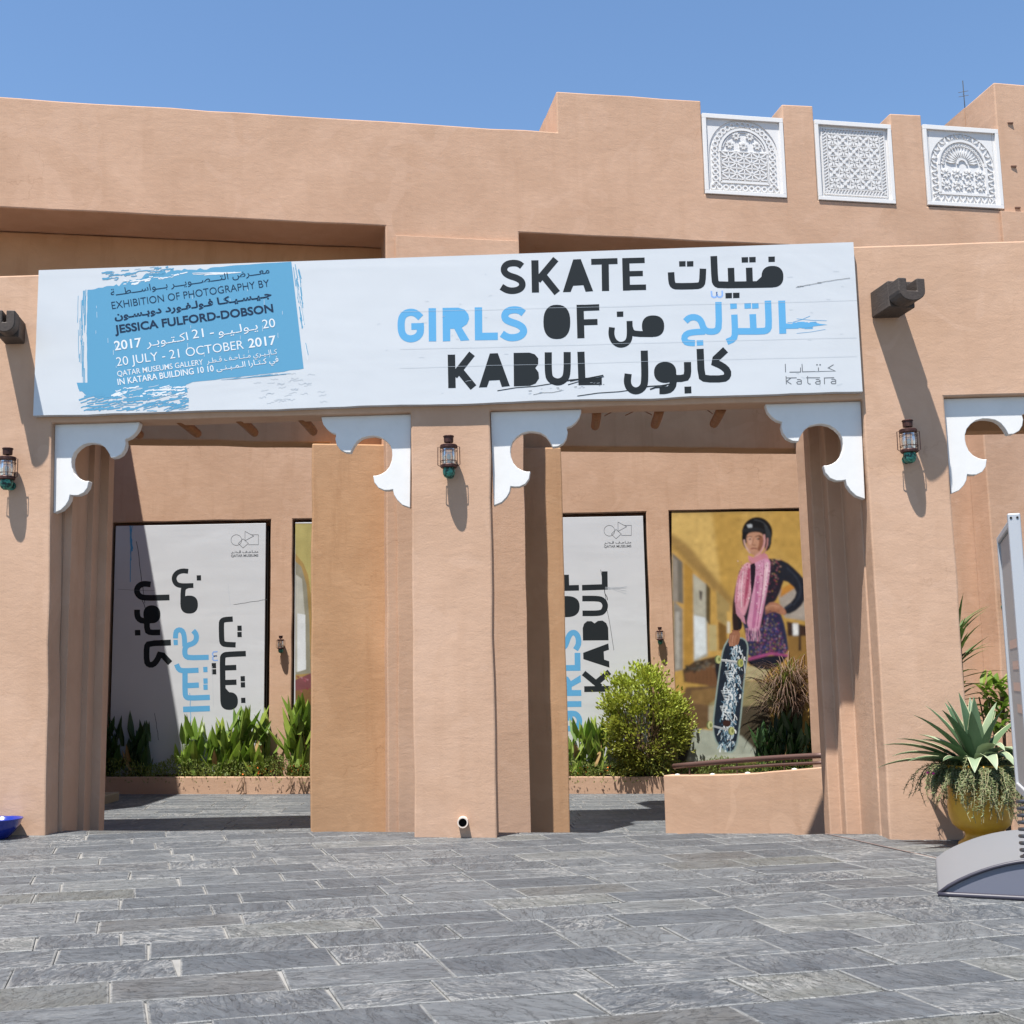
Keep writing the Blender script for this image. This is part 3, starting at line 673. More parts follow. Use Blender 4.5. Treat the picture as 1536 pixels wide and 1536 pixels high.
# ---------------------------------------------------------------- banner
ban = thing('banner', (-.68, .0, 4.36), 'long white exhibition banner lettered SKATE GIRLS OF KABUL across the portico', 'banner')
BO = .07
b = MB(); nx = 60; xs = [-4.865 + (3.50 + 4.865) * i / nx for i in range(nx + 1)]
r3 = random.Random(2)
def bot(x): return 4.372 + .012 * noise.noise(Vector((x * 1.1, 0, 0))) + .010 * noise.noise(Vector((x * 3.1, 4, 0)))
v = []
for x in xs: v += [on(S, x, bot(x), -BO), on(S, x, bot(x) + .03, -BO), on(S, x, 5.918, -BO), on(S, x, 5.918, -.004), on(S, x, bot(x) - .004, -.004)]
f = []
for i in range(nx):
    for k_ in (0, 1, 2): f.append((i * 5 + k_, (i + 1) * 5 + k_, (i + 1) * 5 + k_ + 1, i * 5 + k_ + 1))
    f.append((i * 5 + 4, (i + 1) * 5 + 4, (i + 1) * 5, i * 5))
f += [(0, 1, 2, 3, 4), tuple(nx * 5 + k_ for k_ in (4, 3, 2, 1, 0))]
b.add(v, f); o = b.build('banner_sheet', VINYL, ban)
fnB = lambda x, y, o_: U(x, y, S, BO + o_)
# blue painted patch with ragged edges
pt = Print(fnB); r4 = random.Random(5)
def rag(a, b_, n, amp, r_=r4, bias=0):
    out = []
    for i in range(n):
        t_ = i / n; out.append((a[0] + (b_[0] - a[0]) * t_ + r_.uniform(-amp, amp) * .5, a[1] + (b_[1] - a[1]) * t_ + r_.uniform(-amp, amp) + bias))
    return out
edge = rag((131, 434), (176, 428), 8, 1.4) + rag((176, 428), (215, 414), 12, 3) + rag((215, 414), (262, 405), 14, 3.5) + rag((262, 404), (330, 402), 14, 2.2) + rag((330, 400), (437, 392), 5, .5) \
    + [(437, 392.5), (446, 470), (455.5, 553)] + rag((455, 553), (412, 559), 6, .6) + rag((412, 559), (278, 574.5), 12, .5) + rag((278, 576), (281, 586), 3, 2) + rag((281, 587), (180, 596), 20, 3.5) + rag((180, 595), (150, 600), 8, 4) + rag((148, 600), (130, 592), 6, 3) + rag((128, 590), (115, 583), 5, 2) + [(115, 574), (131, 574)] + rag((131, 574), (130, 500), 10, .8) + rag((130, 500), (131, 434), 10, .8)
pt.poly(edge, PATCH)
def jl(a, b_, w, m, n=5, amp=.8):
    pts = [(a[0] + (b_[0] - a[0]) * i / n + r4.uniform(-amp, amp) * .4, a[1] + (b_[1] - a[1]) * i / n + r4.uniform(-amp, amp)) for i in range(n + 1)]; pt.line(pts, w, m)
for i in range(26):   # loose strokes left, right
    x = r4.choice([r4.uniform(117, 129), r4.uniform(119, 128)]); y = r4.uniform(432, 560); jl((x, y), (x + r4.uniform(-1, 1), y + r4.uniform(10, 60)), r4.uniform(.4, 1.5), PATCH, 6, .5)
for i in range(24):
    y = r4.uniform(393, 520); x = 440 + (y - 393) * .115 + r4.uniform(-1, 7); jl((x, y), (x + 4, y + r4.uniform(8, 45)), r4.uniform(.4, 1.6), PATCH if r4.random() < .75 else WHINK, 5, .4)
for i in range(95):   # dry brush at the foot
    x = r4.uniform(118, 272); y = r4.uniform(592, 617); L_ = r4.uniform(5, 38); jl((x, y), (min(x + L_, 283), y - L_ * r4.uniform(.02, .35)), r4.uniform(.5, 2.4), PATCH, 5, .8)
for i in range(60):
    x = r4.uniform(165, 275); y = r4.uniform(581, 596); L_ = r4.uniform(3, 16); jl((x, y), (x + L_, y - L_ * r4.uniform(.0, .25)), r4.uniform(.5, 2.2), WHINK, 4, .8)
for i in range(45):   # broken paint along the top
    x = r4.uniform(152, 250); y = 416 - (x - 152) * .09 + r4.uniform(-8, 6); L_ = r4.uniform(3, 18); jl((x, y), (x + L_, y - L_ * .12), r4.uniform(.4, 1.6), PATCH, 4, .8)
for i in range(20):
    x = r4.uniform(180, 270); y = 424 - (x - 180) * .13 + r4.uniform(-3, 5); L_ = r4.uniform(3, 14); jl((x, y), (x + L_, y - L_ * .12), r4.uniform(.6, 2), WHINK, 4, .6)
for i in range(9): jl((r4.uniform(285, 340), 411 - r4.uniform(-1.5, 1.5)), (r4.uniform(345, 362), 408.5), r4.uniform(.5, 1.2), WHINK, 6, .4)
for i in range(22): x = r4.uniform(140, 440); y = 548 - (x - 140) * .13 + r4.uniform(-110, 18); jl((x, y), (x + .3, y + r4.uniform(2, 9)), .4, WHINK, 2, .2)
for i in range(14): x = r4.uniform(330, 415); jl((x, 570 - (x - 330) * .09), (x + r4.uniform(10, 40), 567 - (x - 330) * .1), .5, PATCH, 3, .4)
for i in range(34):   # faint relief writing under the patch
    x = r4.uniform(380, 480); y = r4.uniform(560, 606); pts = [(x + j * 2.2, y - j * .25 + r4.uniform(-1.6, 1.6)) for j in range(6)]; pt.line(pts, .45, FAINT, 1)
for i in range(30):   # splashes and scratches across the sheet
    x = r4.uniform(560, 760); y = r4.uniform(400, 590)
    if r4.random() < .5: x = r4.uniform(1180, 1275)
    jl((x, y), (x + r4.uniform(2, 9), y - r4.uniform(-1, 2)), .4, FAINT, 3, .6)
for k_ in (456, 512, 540): jl((600, k_ + 12), (1285, k_ - 6), .35, FAINT, 10, .5)
for a_, b_ in (((1196, 430), (1232, 424)), ((1226, 424), (1275, 417)), ((1194, 431), (1215, 427))): jl(a_, b_, .6, GREYINK, 8, .5)
pt.build('blue_paint_patch', ban)
put_line(ban, fnB, .0026, 'معـــرض التـــصـــويـــر بـــواســـطـــة', (166.4, 443.8), (404.3, 409.5), 9.6, NAVY, .0, arabic=True)
put_line(ban, fnB, .0026, 'EXHIBITION OF PHOTOGRAPHY BY', (168.2, 463.5), (404.4, 429.5), 11.0, NAVY, -.006)
put_line(ban, fnB, .0026, 'جـيـسـيـكـا فـولـفـورد دوبـسـون', (172, 479), (407.5, 445), 9.8, NAVY, .03, arabic=True)
put_line(ban, fnB, .0026, 'JESSICA FULFORD-DOBSON', (172.5, 500), (410.3, 467.5), 11.8, NAVY, .026)
put_line(ban, fnB, .0026, '2017', (172.3, 525.5), (213, 520), 13.8, WHINK, .014)
put_line(ban, fnB, .0026, 'اكـتـوبـر', (220, 520), (282.5, 510), 12, WHINK, .0, arabic=True)
put_line(ban, fnB, .0026, '21', (289, 508), (306, 505.5), 13.4, WHINK); put_line(ban, fnB, .0026, '-', (315.5, 504.5), (321.5, 503.5), 13.4, WHINK)
put_line(ban, fnB, .0026, 'يـولـيـو', (328, 503.5), (387, 494), 12, WHINK, .0, arabic=True); put_line(ban, fnB, .0026, '20', (394.5, 493), (413.4, 490.3), 13.4, WHINK)
put_line(ban, fnB, .0026, '20 JULY - 21 OCTOBER', (175.5, 549.2), (366, 523), 13.4, WHINK, -.004)
put_line(ban, fnB, .0026, '2017', (373.2, 521.8), (414.7, 516.4), 13.6, WHINK, .014)
put_line(ban, fnB, .0026, 'QATAR MUSEUMS GALLERY', (176.4, 564.7), (305, 546.7), 8.2, WHINK, .002); put_line(ban, fnB, .0026, 'كـالـيـري مـتـاحـف قـطـر', (310.4, 545.2), (416, 530.6), 7.4, WHINK, .0, arabic=True)
put_line(ban, fnB, .0026, 'IN KATARA BUILDING 10 10', (177, 577.5), (321, 556.6), 9.2, WHINK, .012); put_line(ban, fnB, .0026, 'في كـتـارا الـمـبـنـى', (325, 556.2), (418, 542.4), 8.0, WHINK, .006, arabic=True)
# big title, traced in zoomed pixel coordinates; z1 -> photo, z2 -> photo
def Z1(p): return (740 + p[0] / 3.339, 370 + p[1] / 3.339)
def Z2(p): return (580 + p[0] / 2.327, 430 + p[1] / 2.327)
EN = []; AR = []           # (type, pts, width, ink, smoothing) in photo pixels
def gl(lst, typ, pts, w=0, m=BLACKINK, sm=0, Z=Z1): lst.append((typ, [Z(p) for p in pts], w / (3.339 if Z is Z1 else 2.327), m, sm))
gl(EN, 'l', [(144, 98), (126, 84), (96, 81), (66, 88), (52, 108), (56, 130), (80, 146), (116, 156), (142, 172), (147, 196), (130, 215), (98, 222), (68, 218), (40, 201)], 33, sm=2)
gl(EN, 'l', [(208, 68), (211, 230)], 36); gl(EN, 'l', [(313, 62), (222, 170)], 34); gl(EN, 'l', [(244, 138), (320, 232)], 35)
gl(EN, 'p', [(400, 64), (438, 62), (500, 223), (462, 226), (451, 193), (400, 196), (387, 227), (348, 228)])
gl(EN, 'l', [(490, 76), (622, 72)], 30); gl(EN, 'l', [(560, 80), (562, 222)], 36)
gl(EN, 'l', [(663, 57), (667, 220)], 36); gl(EN, 'l', [(650, 71), (758, 68)], 28); gl(EN, 'l', [(660, 136), (749, 134)], 27); gl(EN, 'l', [(660, 205), (765, 203)], 28)
B_ = BLUEINK
gl(EN, 'l', [(119, 108), (102, 92), (82, 88), (62, 95), (51, 112), (50, 150), (58, 173), (78, 183), (100, 180), (116, 166), (118, 148), (118, 138)], 25, B_, 2, Z2); gl(EN, 'l', [(86, 139), (130, 138)], 23, B_, 0, Z2)
gl(EN, 'l', [(159, 75), (160, 191)], 26, B_, 0, Z2)
gl(EN, 'p', [(195, 74), (250, 73), (272, 80), (285, 96), (288, 112), (280, 131), (262, 143), (289, 187), (258, 189), (236, 147), (222, 147), (222, 190), (196, 191)], 0, B_, 0, Z2)
gl(EN, 'l', [(320, 72), (321, 187)], 26, B_, 0, Z2); gl(EN, 'l', [(318, 174), (388, 173)], 26, B_, 0, Z2)
gl(EN, 'l', [(478, 93), (464, 82), (440, 80), (420, 86), (411, 100), (415, 115), (435, 124), (458, 131), (476, 143), (479, 160), (465, 174), (440, 179), (420, 176), (402, 164)], 25, B_, 2, Z2)
gl(EN, 'p', ellipse(594, 123, 47, 60, 32, .82), 0, BLACKINK, 0, Z2)
gl(EN, 'l', [(675, 63), (678, 180)], 25, Z=Z2); gl(EN, 'l', [(664, 75), (742, 72)], 22, Z=Z2); gl(EN, 'l', [(670, 125), (736, 123)], 21, Z=Z2)
gl(EN, 'l', [(226, 237), (228, 354)], 26, Z=Z2); gl(EN, 'l', [(298, 234), (236, 312)], 25, Z=Z2); gl(EN, 'l', [(252, 290), (303, 352)], 26, Z=Z2)
gl(EN, 'p', [(360, 233), (388, 232), (430, 347), (402, 350), (394, 326), (358, 328), (350, 351), (322, 352)], Z=Z2)
gl(EN, 'p', [(443, 231), (498, 230), (517, 236), (529, 250), (529, 270), (519, 284), (530, 299), (532, 320), (520, 338), (500, 346), (444, 348)], Z=Z2)
gl(EN, 'l', [(564, 229), (564, 305), (572, 325), (598, 335), (620, 325), (630, 305), (630, 228)], 25, sm=2, Z=Z2)
gl(EN, 'l', [(678, 227), (682, 344)], 25, Z=Z2); gl(EN, 'l', [(672, 331), (751, 330)], 26, Z=Z2)
gl(AR, 'l', [(890, 128), (893, 178), (901, 194), (918, 199), (1020, 197), (1038, 192), (1047, 178), (1050, 110)], 33, sm=1)
for p in ((946, 86), (985, 86), (1259, 66), (1297, 65), (1178, 245), (1216, 244), (1393, 63), (634, 338)): gl(AR, 'p', [(p[0] - 16, p[1] - 13), (p[0] + 17, p[1] - 14), (p[0] + 17, p[1] + 13), (p[0] - 15, p[1] + 14)])
gl(AR, 'l', [(1104, 47), (1109, 168), (1116, 185), (1132, 192), (1290, 190), (1400, 188)], 34, sm=1); gl(AR, 'l', [(1190, 106), (1193, 190)], 33); gl(AR, 'l', [(1281, 105), (1284, 190)], 33)
gl(AR, 'p', ellipse(1398, 150, 55, 54, 30, .85)); gl(AR, 'p', [(1343, 150), (1360, 205), (1310, 206), (1300, 190)])
gl(AR, 'p', ellipse(800, 398, 56, 54, 30, .85)); gl(AR, 'l', [(682, 372), (684, 445), (676, 475), (655, 490), (628, 492), (602, 474), (590, 440), (594, 404)], 30, sm=2); gl(AR, 'l', [(684, 405), (692, 428), (712, 437), (800, 438)], 30, sm=1)
gl(AR, 'l', [(1444, 270), (1450, 436)], 35, B_); gl(AR, 'l', [(1375, 270), (1380, 400), (1372, 418), (1350, 424), (1226, 424)], 33, B_, 1); gl(AR, 'l', [(1299, 338), (1303, 424)], 33, B_)
gl(AR, 'l', [(1207, 340), (1211, 435), (1204, 462), (1170, 477)], 32, B_, 1)
gl(AR, 'l', [(1127, 277), (1130, 400), (1120, 420), (1100, 426), (1070, 424), (1052, 408), (1042, 375), (1025, 357), (1000, 352), (978, 358), (962, 374)], 32, B_, 1)
gl(AR, 'l', [(1060, 425), (1000, 428), (968, 436), (955, 455), (962, 476), (980, 482), (1010, 483)], 31, B_, 1)
for p in ((1203, 298), (1274, 297), (1312, 297), (1035, 482)): gl(AR, 'p', [(p[0] - 17, p[1] - 13), (p[0] + 16, p[1] - 14), (p[0] + 17, p[1] + 12), (p[0] - 16, p[1] + 14)], 0, B_)
gl(AR, 'l', [(1092, 222), (1094, 248), (1104, 254), (1114, 252), (1120, 244), (1119, 226), (1120, 244), (1128, 252), (1140, 252), (1147, 244), (1146, 220)], 8, LILAC)
gl(AR, 'l', [(1183, 220), (1138, 262), (1172, 277), (1190, 294), (1190, 312), (1176, 322), (1112, 322), (1098, 312), (1094, 217)], 25, Z=Z2, sm=1)
gl(AR, 'l', [(1050, 263), (1051, 306), (1042, 320), (985, 321)], 25, Z=Z2, sm=1); gl(AR, 'p', [(1039, 349), (1063, 348), (1064, 372), (1040, 373)], Z=Z2)
gl(AR, 'p', ellipse(972, 299, 39, 37, 26, .9), Z=Z2); gl(AR, 'l', [(999, 305), (1001, 340), (990, 358), (972, 363), (952, 363)], 25, Z=Z2, sm=1)
gl(AR, 'l', [(899, 223), (902, 330), (894, 354), (872, 366), (850, 358), (839, 336), (843, 304)], 25, Z=Z2, sm=2)
def draw(pr, lst, fn=lambda p: p, s=1.0, cond=None):
    for typ, pts, w_, m, sm in lst:
        q = [fn(p) for p in pts]
        if typ == 'p': pr.poly(q, m)
        else: pr.line(q, w_ * s, m, sm)
tt = Print(fnB); draw(tt, EN); tt.build('title_lettering', ban)['label'] = 'large Latin title reading SKATE GIRLS OF KABUL'
tt = Print(fnB); draw(tt, AR)
for i in range(26): # blue dry-brush tail and black flicks
    x = r4.uniform(1175, 1215); y = 487 + r4.uniform(-4, 6); tt.line([(x, y), (x + r4.uniform(8, 28), y + r4.uniform(-1.5, .8))], r4.uniform(.5, 2.6), BLUEINK)
tt.poly([(1170, 484), (1195, 487), (1215, 484), (1241, 487), (1216, 490), (1190, 493), (1170, 492)], BLUEINK)
for a_, b_, w_ in (((1195, 478), (1240, 481), .6), ((1190, 483), (1215, 474), .7), ((1195, 500), (1238, 494), .5)): tt.line([a_, ((a_[0] + b_[0]) / 2, (a_[1] + b_[1]) / 2 + .8), b_], w_, BLUEINK)
tt.build('title_lettering', ban)['label'] = 'large Arabic title beside the Latin one'
tt = Print(fnB, base=.0016)
for a_, b_, w_ in (((746, 586), (830, 575), 1.2), ((830, 575), (905, 563), 2.0), ((852, 577), (900, 566), 1.3), ((866, 594), (960, 583), 1.2), ((955, 583), (1010, 575), 1.7), ((975, 584), (1000, 578), 2.2), ((855, 572), (906, 565), 1.0), ((800, 592), (842, 586), .5)):
    tt.line([a_, ((a_[0] * 2 + b_[0]) / 3, (a_[1] * 2 + b_[1]) / 3 - .9), ((a_[0] + 2 * b_[0]) / 3, (a_[1] + 2 * b_[1]) / 3 + .8), b_], w_, BLACKINK)
for i in range(24):
    x = r4.uniform(790, 905); y = 588 - (x - 790) * .12 + r4.uniform(-3, 4); tt.line([(x, y), (x + r4.uniform(1, 5), y - .5)], r4.uniform(.3, .8), FAINT if r4.random() < .5 else BLACKINK)
tt.build('ink_flicks', ban)
tt = Print(fnB); Z4 = lambda p: (1120 + p[0] / 4.266, 400 + p[1] / 4.266)
LG = [[(247, 622), (249, 676)], [(274, 675), (345, 674), (345, 645)], [(354, 622), (357, 673), (567, 668), (522, 648), (556, 627)], [(459, 645), (460, 671)],
      [(252, 700), (254, 753)], [(252, 712), (320, 711)], [(283, 713), (256, 733), (286, 752)],
      [(350, 751), (350, 728), (340, 722), (322, 722)], [(350, 735), (328, 735), (320, 742), (326, 751), (350, 751)], [(390, 700), (391, 743), (400, 751), (410, 751)], [(380, 711), (470, 711)],
      [(470, 751), (470, 728), (460, 722), (442, 722)], [(470, 735), (448, 735), (440, 742), (446, 751), (470, 751)], [(498, 752), (497, 712), (560, 710)], [(570, 749), (570, 726), (560, 720), (542, 720)], [(570, 733), (548, 733), (540, 740), (546, 749), (570, 749)]]
for p in LG: tt.line([Z4(q) for q in p], 1.25, GREYINK)
for x in (450, 470): tt.poly([Z4(q) for q in ((x - 5, 624), (x + 5, 624), (x + 5, 632), (x - 5, 632))], GREYINK)
tt.build('katara_logo', ban)['label'] = 'small thin-lined venue name in Arabic over Latin'
bpy.data.objects['katara_logo'].name = 'venue_logo'

# ---------------------------------------------------------------- courtyard posters
PB_ = (11.22, 0.0)
def poster(name, x0, x1, label):
    t_ = thing(name, ((x0 + x1) / 2, 11.2, 0), label, 'poster', 'posters set in the courtyard niches')
    b = MB(); b.box((x0, 11.14, .02), (x1, 11.19, 4.745)); o = b.build('poster_board', VINYL, t_); bevel(o, .004, 1)
    b = MB(); b.box((x0 - .0, 11.195, .0), (x1 + .04, 11.365, 4.70)); b.build('backing_frame', DIRTB, t_); return t_
PPL = (11.14, 0.0); fnP = lambda x, y, o_: U(x, y, PPL, o_)
def qm_logo(pr, x, y, par_, s=1.0):
    c = ellipse(x, y, 8 * s, 8 * s, 22); pr.line(c + [c[0], c[1]], .55, GREYINK)
    pr.line([(x + 10 * s, y - 2 * s), (x + 18 * s, y + 5 * s), (x + 10 * s, y + 12 * s), (x + 3 * s, y + 5 * s), (x + 10 * s, y - 2 * s)], .55, GREYINK)
    pr.line([(x + 13 * s, y - 13 * s), (x + 26 * s, y - 6 * s), (x + 13 * s, y + 1 * s), (x + 13 * s, y - 13 * s)], .6, GREYINK)
    pr.line([(x + 22 * s, y - 8 * s), (x + 33 * s, y - 8 * s), (x + 33 * s, y + 7 * s), (x + 18 * s, y + 7 * s)], .55, GREYINK)
    put_line(par_, fnP, .0012, 'QATAR MUSEUMS', (x - 8 * s, y + 25.5 * s), (x + 33 * s, y + 24.8 * s), 3.6 * s, GREYINK, .02)
    put_line(par_, fnP, .0012, 'متـاحـف قـطـر', (x - 8 * s, y + 19.5 * s), (x + 33 * s, y + 19 * s), 3.6 * s, GREYINK, .02, arabic=True)
p1 = poster('arabic_title_poster', -7.66, -4.76, 'white poster with the Arabic title turned sideways, half in shade')
pr = Print(fnP)
def toP1(p): # photo pixel on banner -> photo pixel on the left poster
    x1 = (p[0] - 740) * 3.339; y1 = (p[1] - 370) * 3.339
    return (170 + (1041 - 1.199 * y1) / 4.954, 780 + (-331 + 1.199 * x1) / 4.954)
draw(pr, AR, toP1, 1.199 * 3.339 / 4.954); o = pr.build('title_lettering', p1)
pr = Print(fnP, base=.0014); qm_logo(pr, 354.5, 810, p1)
r5 = random.Random(8)
def cr(a, b_, w_, m, n=8, am=.6):
    pr.line([(a[0] + (b_[0] - a[0]) * i / n + r5.uniform(-am, am), a[1] + (b_[1] - a[1]) * i / n + r5.uniform(-am, am)) for i in range(n + 1)], w_, m)
for i in range(7): cr((196 + r5.uniform(-2, 2), 789), (197 + r5.uniform(-2, 2), 800 + r5.uniform(20, 75)), r5.uniform(.4, 1.6), BLUEINK)
cr((205, 812), (217, 905), .8, BLACKINK); cr((211, 895), (218, 912), .8, BLACKINK); cr((350, 907), (400, 899), .5, GREYINK); cr((176, 884), (232, 886), .4, GREYINK); cr((342, 875), (345, 908), .4, FAINT)
cr((232, 1070), (238, 1110), .7, BLACKINK); cr((285, 1040), (286, 1085), .9, BLUEINK); cr((318, 1000), (320, 1060), .4, FAINT)
pr.build('printed_marks', p1)['kind'] = 'stuff'
p3 = poster('latin_title_poster', -.36, 2.53, 'white poster with SKATE GIRLS OF KABUL running up its side behind the shrub')
pr = Print(fnP)
def toP3(p):
    x2 = (p[0] - 580) * 2.327; y2 = (p[1] - 430) * 2.327; s = .97 if y2 > 200 else 1.02
    sh_ = 0 if y2 > 205 else 32
    return (830 + (-93 + .97 * y2 + sh_) / 2.953, 740 + (1092 - .994 * x2) / 2.953)
draw(pr, EN, toP3, .99 * 2.327 / 2.953); pr.build('title_lettering', p3)
pr = Print(fnP, base=.0014); qm_logo(pr, 914, 796, p3); cr((901, 855), (921, 975), .6, BLACKINK); cr((905, 880), (911, 900), 1.0, BLACKINK)
for i in range(5): cr((908, 880 + i), (940, 885 + r5.uniform(-6, 6)), .35, FAINT)
pr.build('printed_marks', p3)['kind'] = 'stuff'
# photographic prints: flat coloured shapes rasterised to a fine grid with a colour per point
import numpy as np
class Raster:
    def __init__(s): s.ops = []
    def poly(s, pts, c): s.ops.append((pts, c))
    def line(s, pts, w_, c, sm=0):
        if sm: pts = smooth_path(pts, sm)
        L, Rr = ribbon(pts, w_)
        for i in range(len(L) - 1): s.ops.append(([tuple(L[i]), tuple(L[i + 1]), tuple(Rr[i + 1]), tuple(Rr[i])], c))
    def build(s, name, parent, x0, x1, y0, y1, res):
        SS = 3; W = int((x1 - x0) * res); H = int((y1 - y0) * res); img = np.zeros((H * SS, W * SS, 3)); img[:] = (.2, .14, .06)
        def blur(im, st):
            for ax in (0, 1):
                pad = [(0, 0)] * 3; pad[ax] = (2 * st, 2 * st); q = np.pad(im, pad, mode='edge'); N = im.shape[ax]
                im = sum(wt * np.take(q, range(i * st, i * st + N), axis=ax) for i, wt in enumerate((1 / 16, 4 / 16, 6 / 16, 4 / 16, 1 / 16)))
            return im
        for pts, c in s.ops:
            if pts is None: img = blur(img, c); continue
            P = np.array([((x - x0) * res * SS, (y - y0) * res * SS) for x, y in pts])
            a0, b0 = np.maximum(np.floor(P.min(0)).astype(int), 0); a1, b1 = np.minimum(np.ceil(P.max(0)).astype(int) + 1, (W * SS, H * SS))
            if a1 <= a0 or b1 <= b0: continue
            X, Y = np.meshgrid(np.arange(a0, a1) + .5, np.arange(b0, b1) + .5); ins = np.zeros(X.shape, bool)
            for (xa, ya), (xb, yb) in zip(P, np.roll(P, -1, 0)):
                if ya == yb: continue
                ins ^= ((ya > Y) != (yb > Y)) & (X < (xb - xa) * (Y - ya) / (yb - ya) + xa)
            img[b0:b1, a0:a1][ins] = c
        k1 = np.array([1, 4, 6, 4, 1]) / 16.
        for _ in range(1):
            for ax in (0, 1):
                pad = [(0, 0)] * 3; pad[ax] = (2, 2); q = np.pad(img, pad, mode='edge'); img = sum(k1[i] * np.take(q, range(i, i + img.shape[ax]), axis=ax) for i in range(5))
        img = img.reshape(H, SS, W, SS, 3).mean((1, 3)); rs = np.random.RandomState(3)
        lo = rs.normal(0, 1, (H // 9 + 2, W // 9 + 2)); yy, xx = np.mgrid[0:H, 0:W] / 9.; yi, xi = yy.astype(int), xx.astype(int); fy, fx = yy - yi, xx - xi
        sm = lo[yi, xi] * (1 - fy) * (1 - fx) + lo[yi + 1, xi] * fy * (1 - fx) + lo[yi, xi + 1] * (1 - fy) * fx + lo[yi + 1, xi + 1] * fy * fx
        img = np.clip(img * (1 + .07 * sm + .03 * rs.normal(0, 1, (H, W)))[..., None], 0, 1)
        v = []
        for j in range(H + 1):
            for i in range(W + 1): v.append(fnP(x0 + i / res, y0 + j / res, .0012))
        me = bpy.data.meshes.new(name); n1 = W + 1
        me.from_pydata([tuple(p) for p in v], [], [(j * n1 + i, j * n1 + i + 1, (j + 1) * n1 + i + 1, (j + 1) * n1 + i) for j in range(H) for i in range(W)])
        at = me.color_attributes.new('ink', 'FLOAT_COLOR', 'CORNER'); c4 = np.ones((H * W, 4, 4), np.float32); c4[:, :, :3] = img.reshape(-1, 1, 3); at.data.foreach_set('color', c4.ravel())
        me.materials.append(PHOTO); o = bpy.data.objects.new(name, me); COL.objects.link(o); par(o, parent); return o
PHOTO = mat('photo_print', (.5, .5, .5), .38, .35); k = NT(PHOTO); k.l(k.n('ShaderNodeVertexColor', layer_name='ink').outputs[0], k.b.inputs['Base Color'])
# second poster: a slice of a photograph
def ic(c): 
    return tuple((x / 12.92 if x <= .04045 else ((x + .055) / 1.055) ** 2.4) * .80 for x in c)
def h(s): return ic(tuple(int(s[i:i + 2], 16) / 255 for i in (0, 2, 4)))
p2 = poster('hall_photo_poster', -4.19, -1.15, 'yellow and white photographic poster glimpsed behind the central pier')
pr = Raster()
pr.poly([(443, 786), (700, 785), (700, 1145), (443, 1145)], h('b0a468')); pr.poly([(443, 830), (455, 845), (462, 862), (468, 900), (700, 1000), (700, 1145), (443, 1145)], h('a08450'))
pr.poly([(443, 842), (452, 850), (460, 878), (464, 930), (466, 1010), (443, 1012)], h('8e8a78')); pr.poly([(444, 862), (453, 868), (457, 920), (458, 1000), (444, 1008)], h('b8b7ac')); pr.poly([(446, 920), (458, 922), (459, 1004), (446, 1008)], h('d6dadb'))
pr.poly([(443, 1020), (470, 1008), (700, 1010), (700, 1060), (443, 1052)], h('7a4a4c')); pr.poly([(443, 1036), (480, 1030), (700, 1050), (700, 1145), (443, 1145)], h('7a5a3a'))
for i in range(16): x = r5.uniform(443, 480); y = r5.uniform(1012, 1040); pr.poly([(x, y), (x + 5, y + 1), (x + 4, y + 4)], h(r5.choice(['94505c', '803a40', 'a07078'])))
pr.build('photo_print', p2, 443, 700, 785, 1146, 1.0)
p4 = poster('skater_photo_poster', 3.10, 5.66, 'colour photo poster of a person in black helmet and pink scarf holding a skateboard')
pr = Raster(); ZG = lambda p: (990 + p[0] / 3.8417, 760 + p[1] / 3.84)
def P4(pts, c, sm=0):
    q = [ZG(p) for p in pts]
    if sm: q = smooth_path(q + [q[0]], sm)[:-1]
    pr.poly(q, h(c))
def L4(pts, w_, c, sm=1): pr.line([ZG(p) for p in pts], w_ / 3.84, h(c), sm)
P4([(64, 35), (828, 25), (850, 600), (884, 1440), (84, 1486), (70, 700)], 'b8944e')                    # ochre ceiling and room
P4([(64, 35), (828, 25), (845, 420), (700, 520), (420, 550), (260, 380), (64, 170)], 'c09c55'); P4([(64, 35), (400, 32), (430, 500), (330, 430), (64, 150)], 'cfae68'); P4([(300, 33), (470, 31), (450, 540), (420, 540), (350, 450)], 'b8944c'); P4([(640, 28), (828, 25), (840, 300), (760, 330), (650, 200)], 'b9954e')
P4([(64, 150), (180, 240), (440, 560), (440, 600), (300, 470), (64, 215)], '9a7c48'); P4([(64, 235), (300, 470), (430, 600), (430, 880), (300, 880), (75, 950)], 'c09a58')
for st in (9, 5, 2): pr.ops.append((None, st))
P4([(70, 265), (130, 320), (135, 560), (70, 540)], '6f6a60'); P4([(78, 540), (130, 590), (132, 940), (80, 950)], '8a857c'); P4([(72, 290), (100, 310), (104, 550), (74, 545)], '938b80'); P4([(90, 600), (112, 605), (114, 930), (92, 935)], 'a9a69e')
P4([(140, 320), (190, 370), (190, 930), (140, 945)], 'ad853e'); P4([(190, 385), (270, 450), (275, 860), (195, 895)], 'a8a595'); P4([(195, 625), (262, 640), (268, 845), (200, 880)], 'd8e0e2'); P4([(197, 400), (262, 455), (262, 625), (196, 620)], 'b0ad9c'); P4([(225, 480), (245, 490), (240, 545), (228, 530)], '4a4440')
P4([(265, 440), (290, 470), (290, 690), (265, 650)], '5a4c30'); P4([(290, 470), (325, 500), (330, 860), (290, 860)], 'c09a52'); P4([(325, 480), (400, 560), (400, 700), (330, 650)], 'a08a58'); P4([(335, 660), (385, 690), (385, 820), (340, 830)], '7a5a2c'); P4([(280, 680), (325, 682), (328, 830), (282, 832)], 'b8a878'); P4([(385, 600), (425, 620), (425, 760), (388, 750)], 'c9a45c'); P4([(388, 660), (404, 665), (404, 730), (388, 728)], 'd8d4c4')
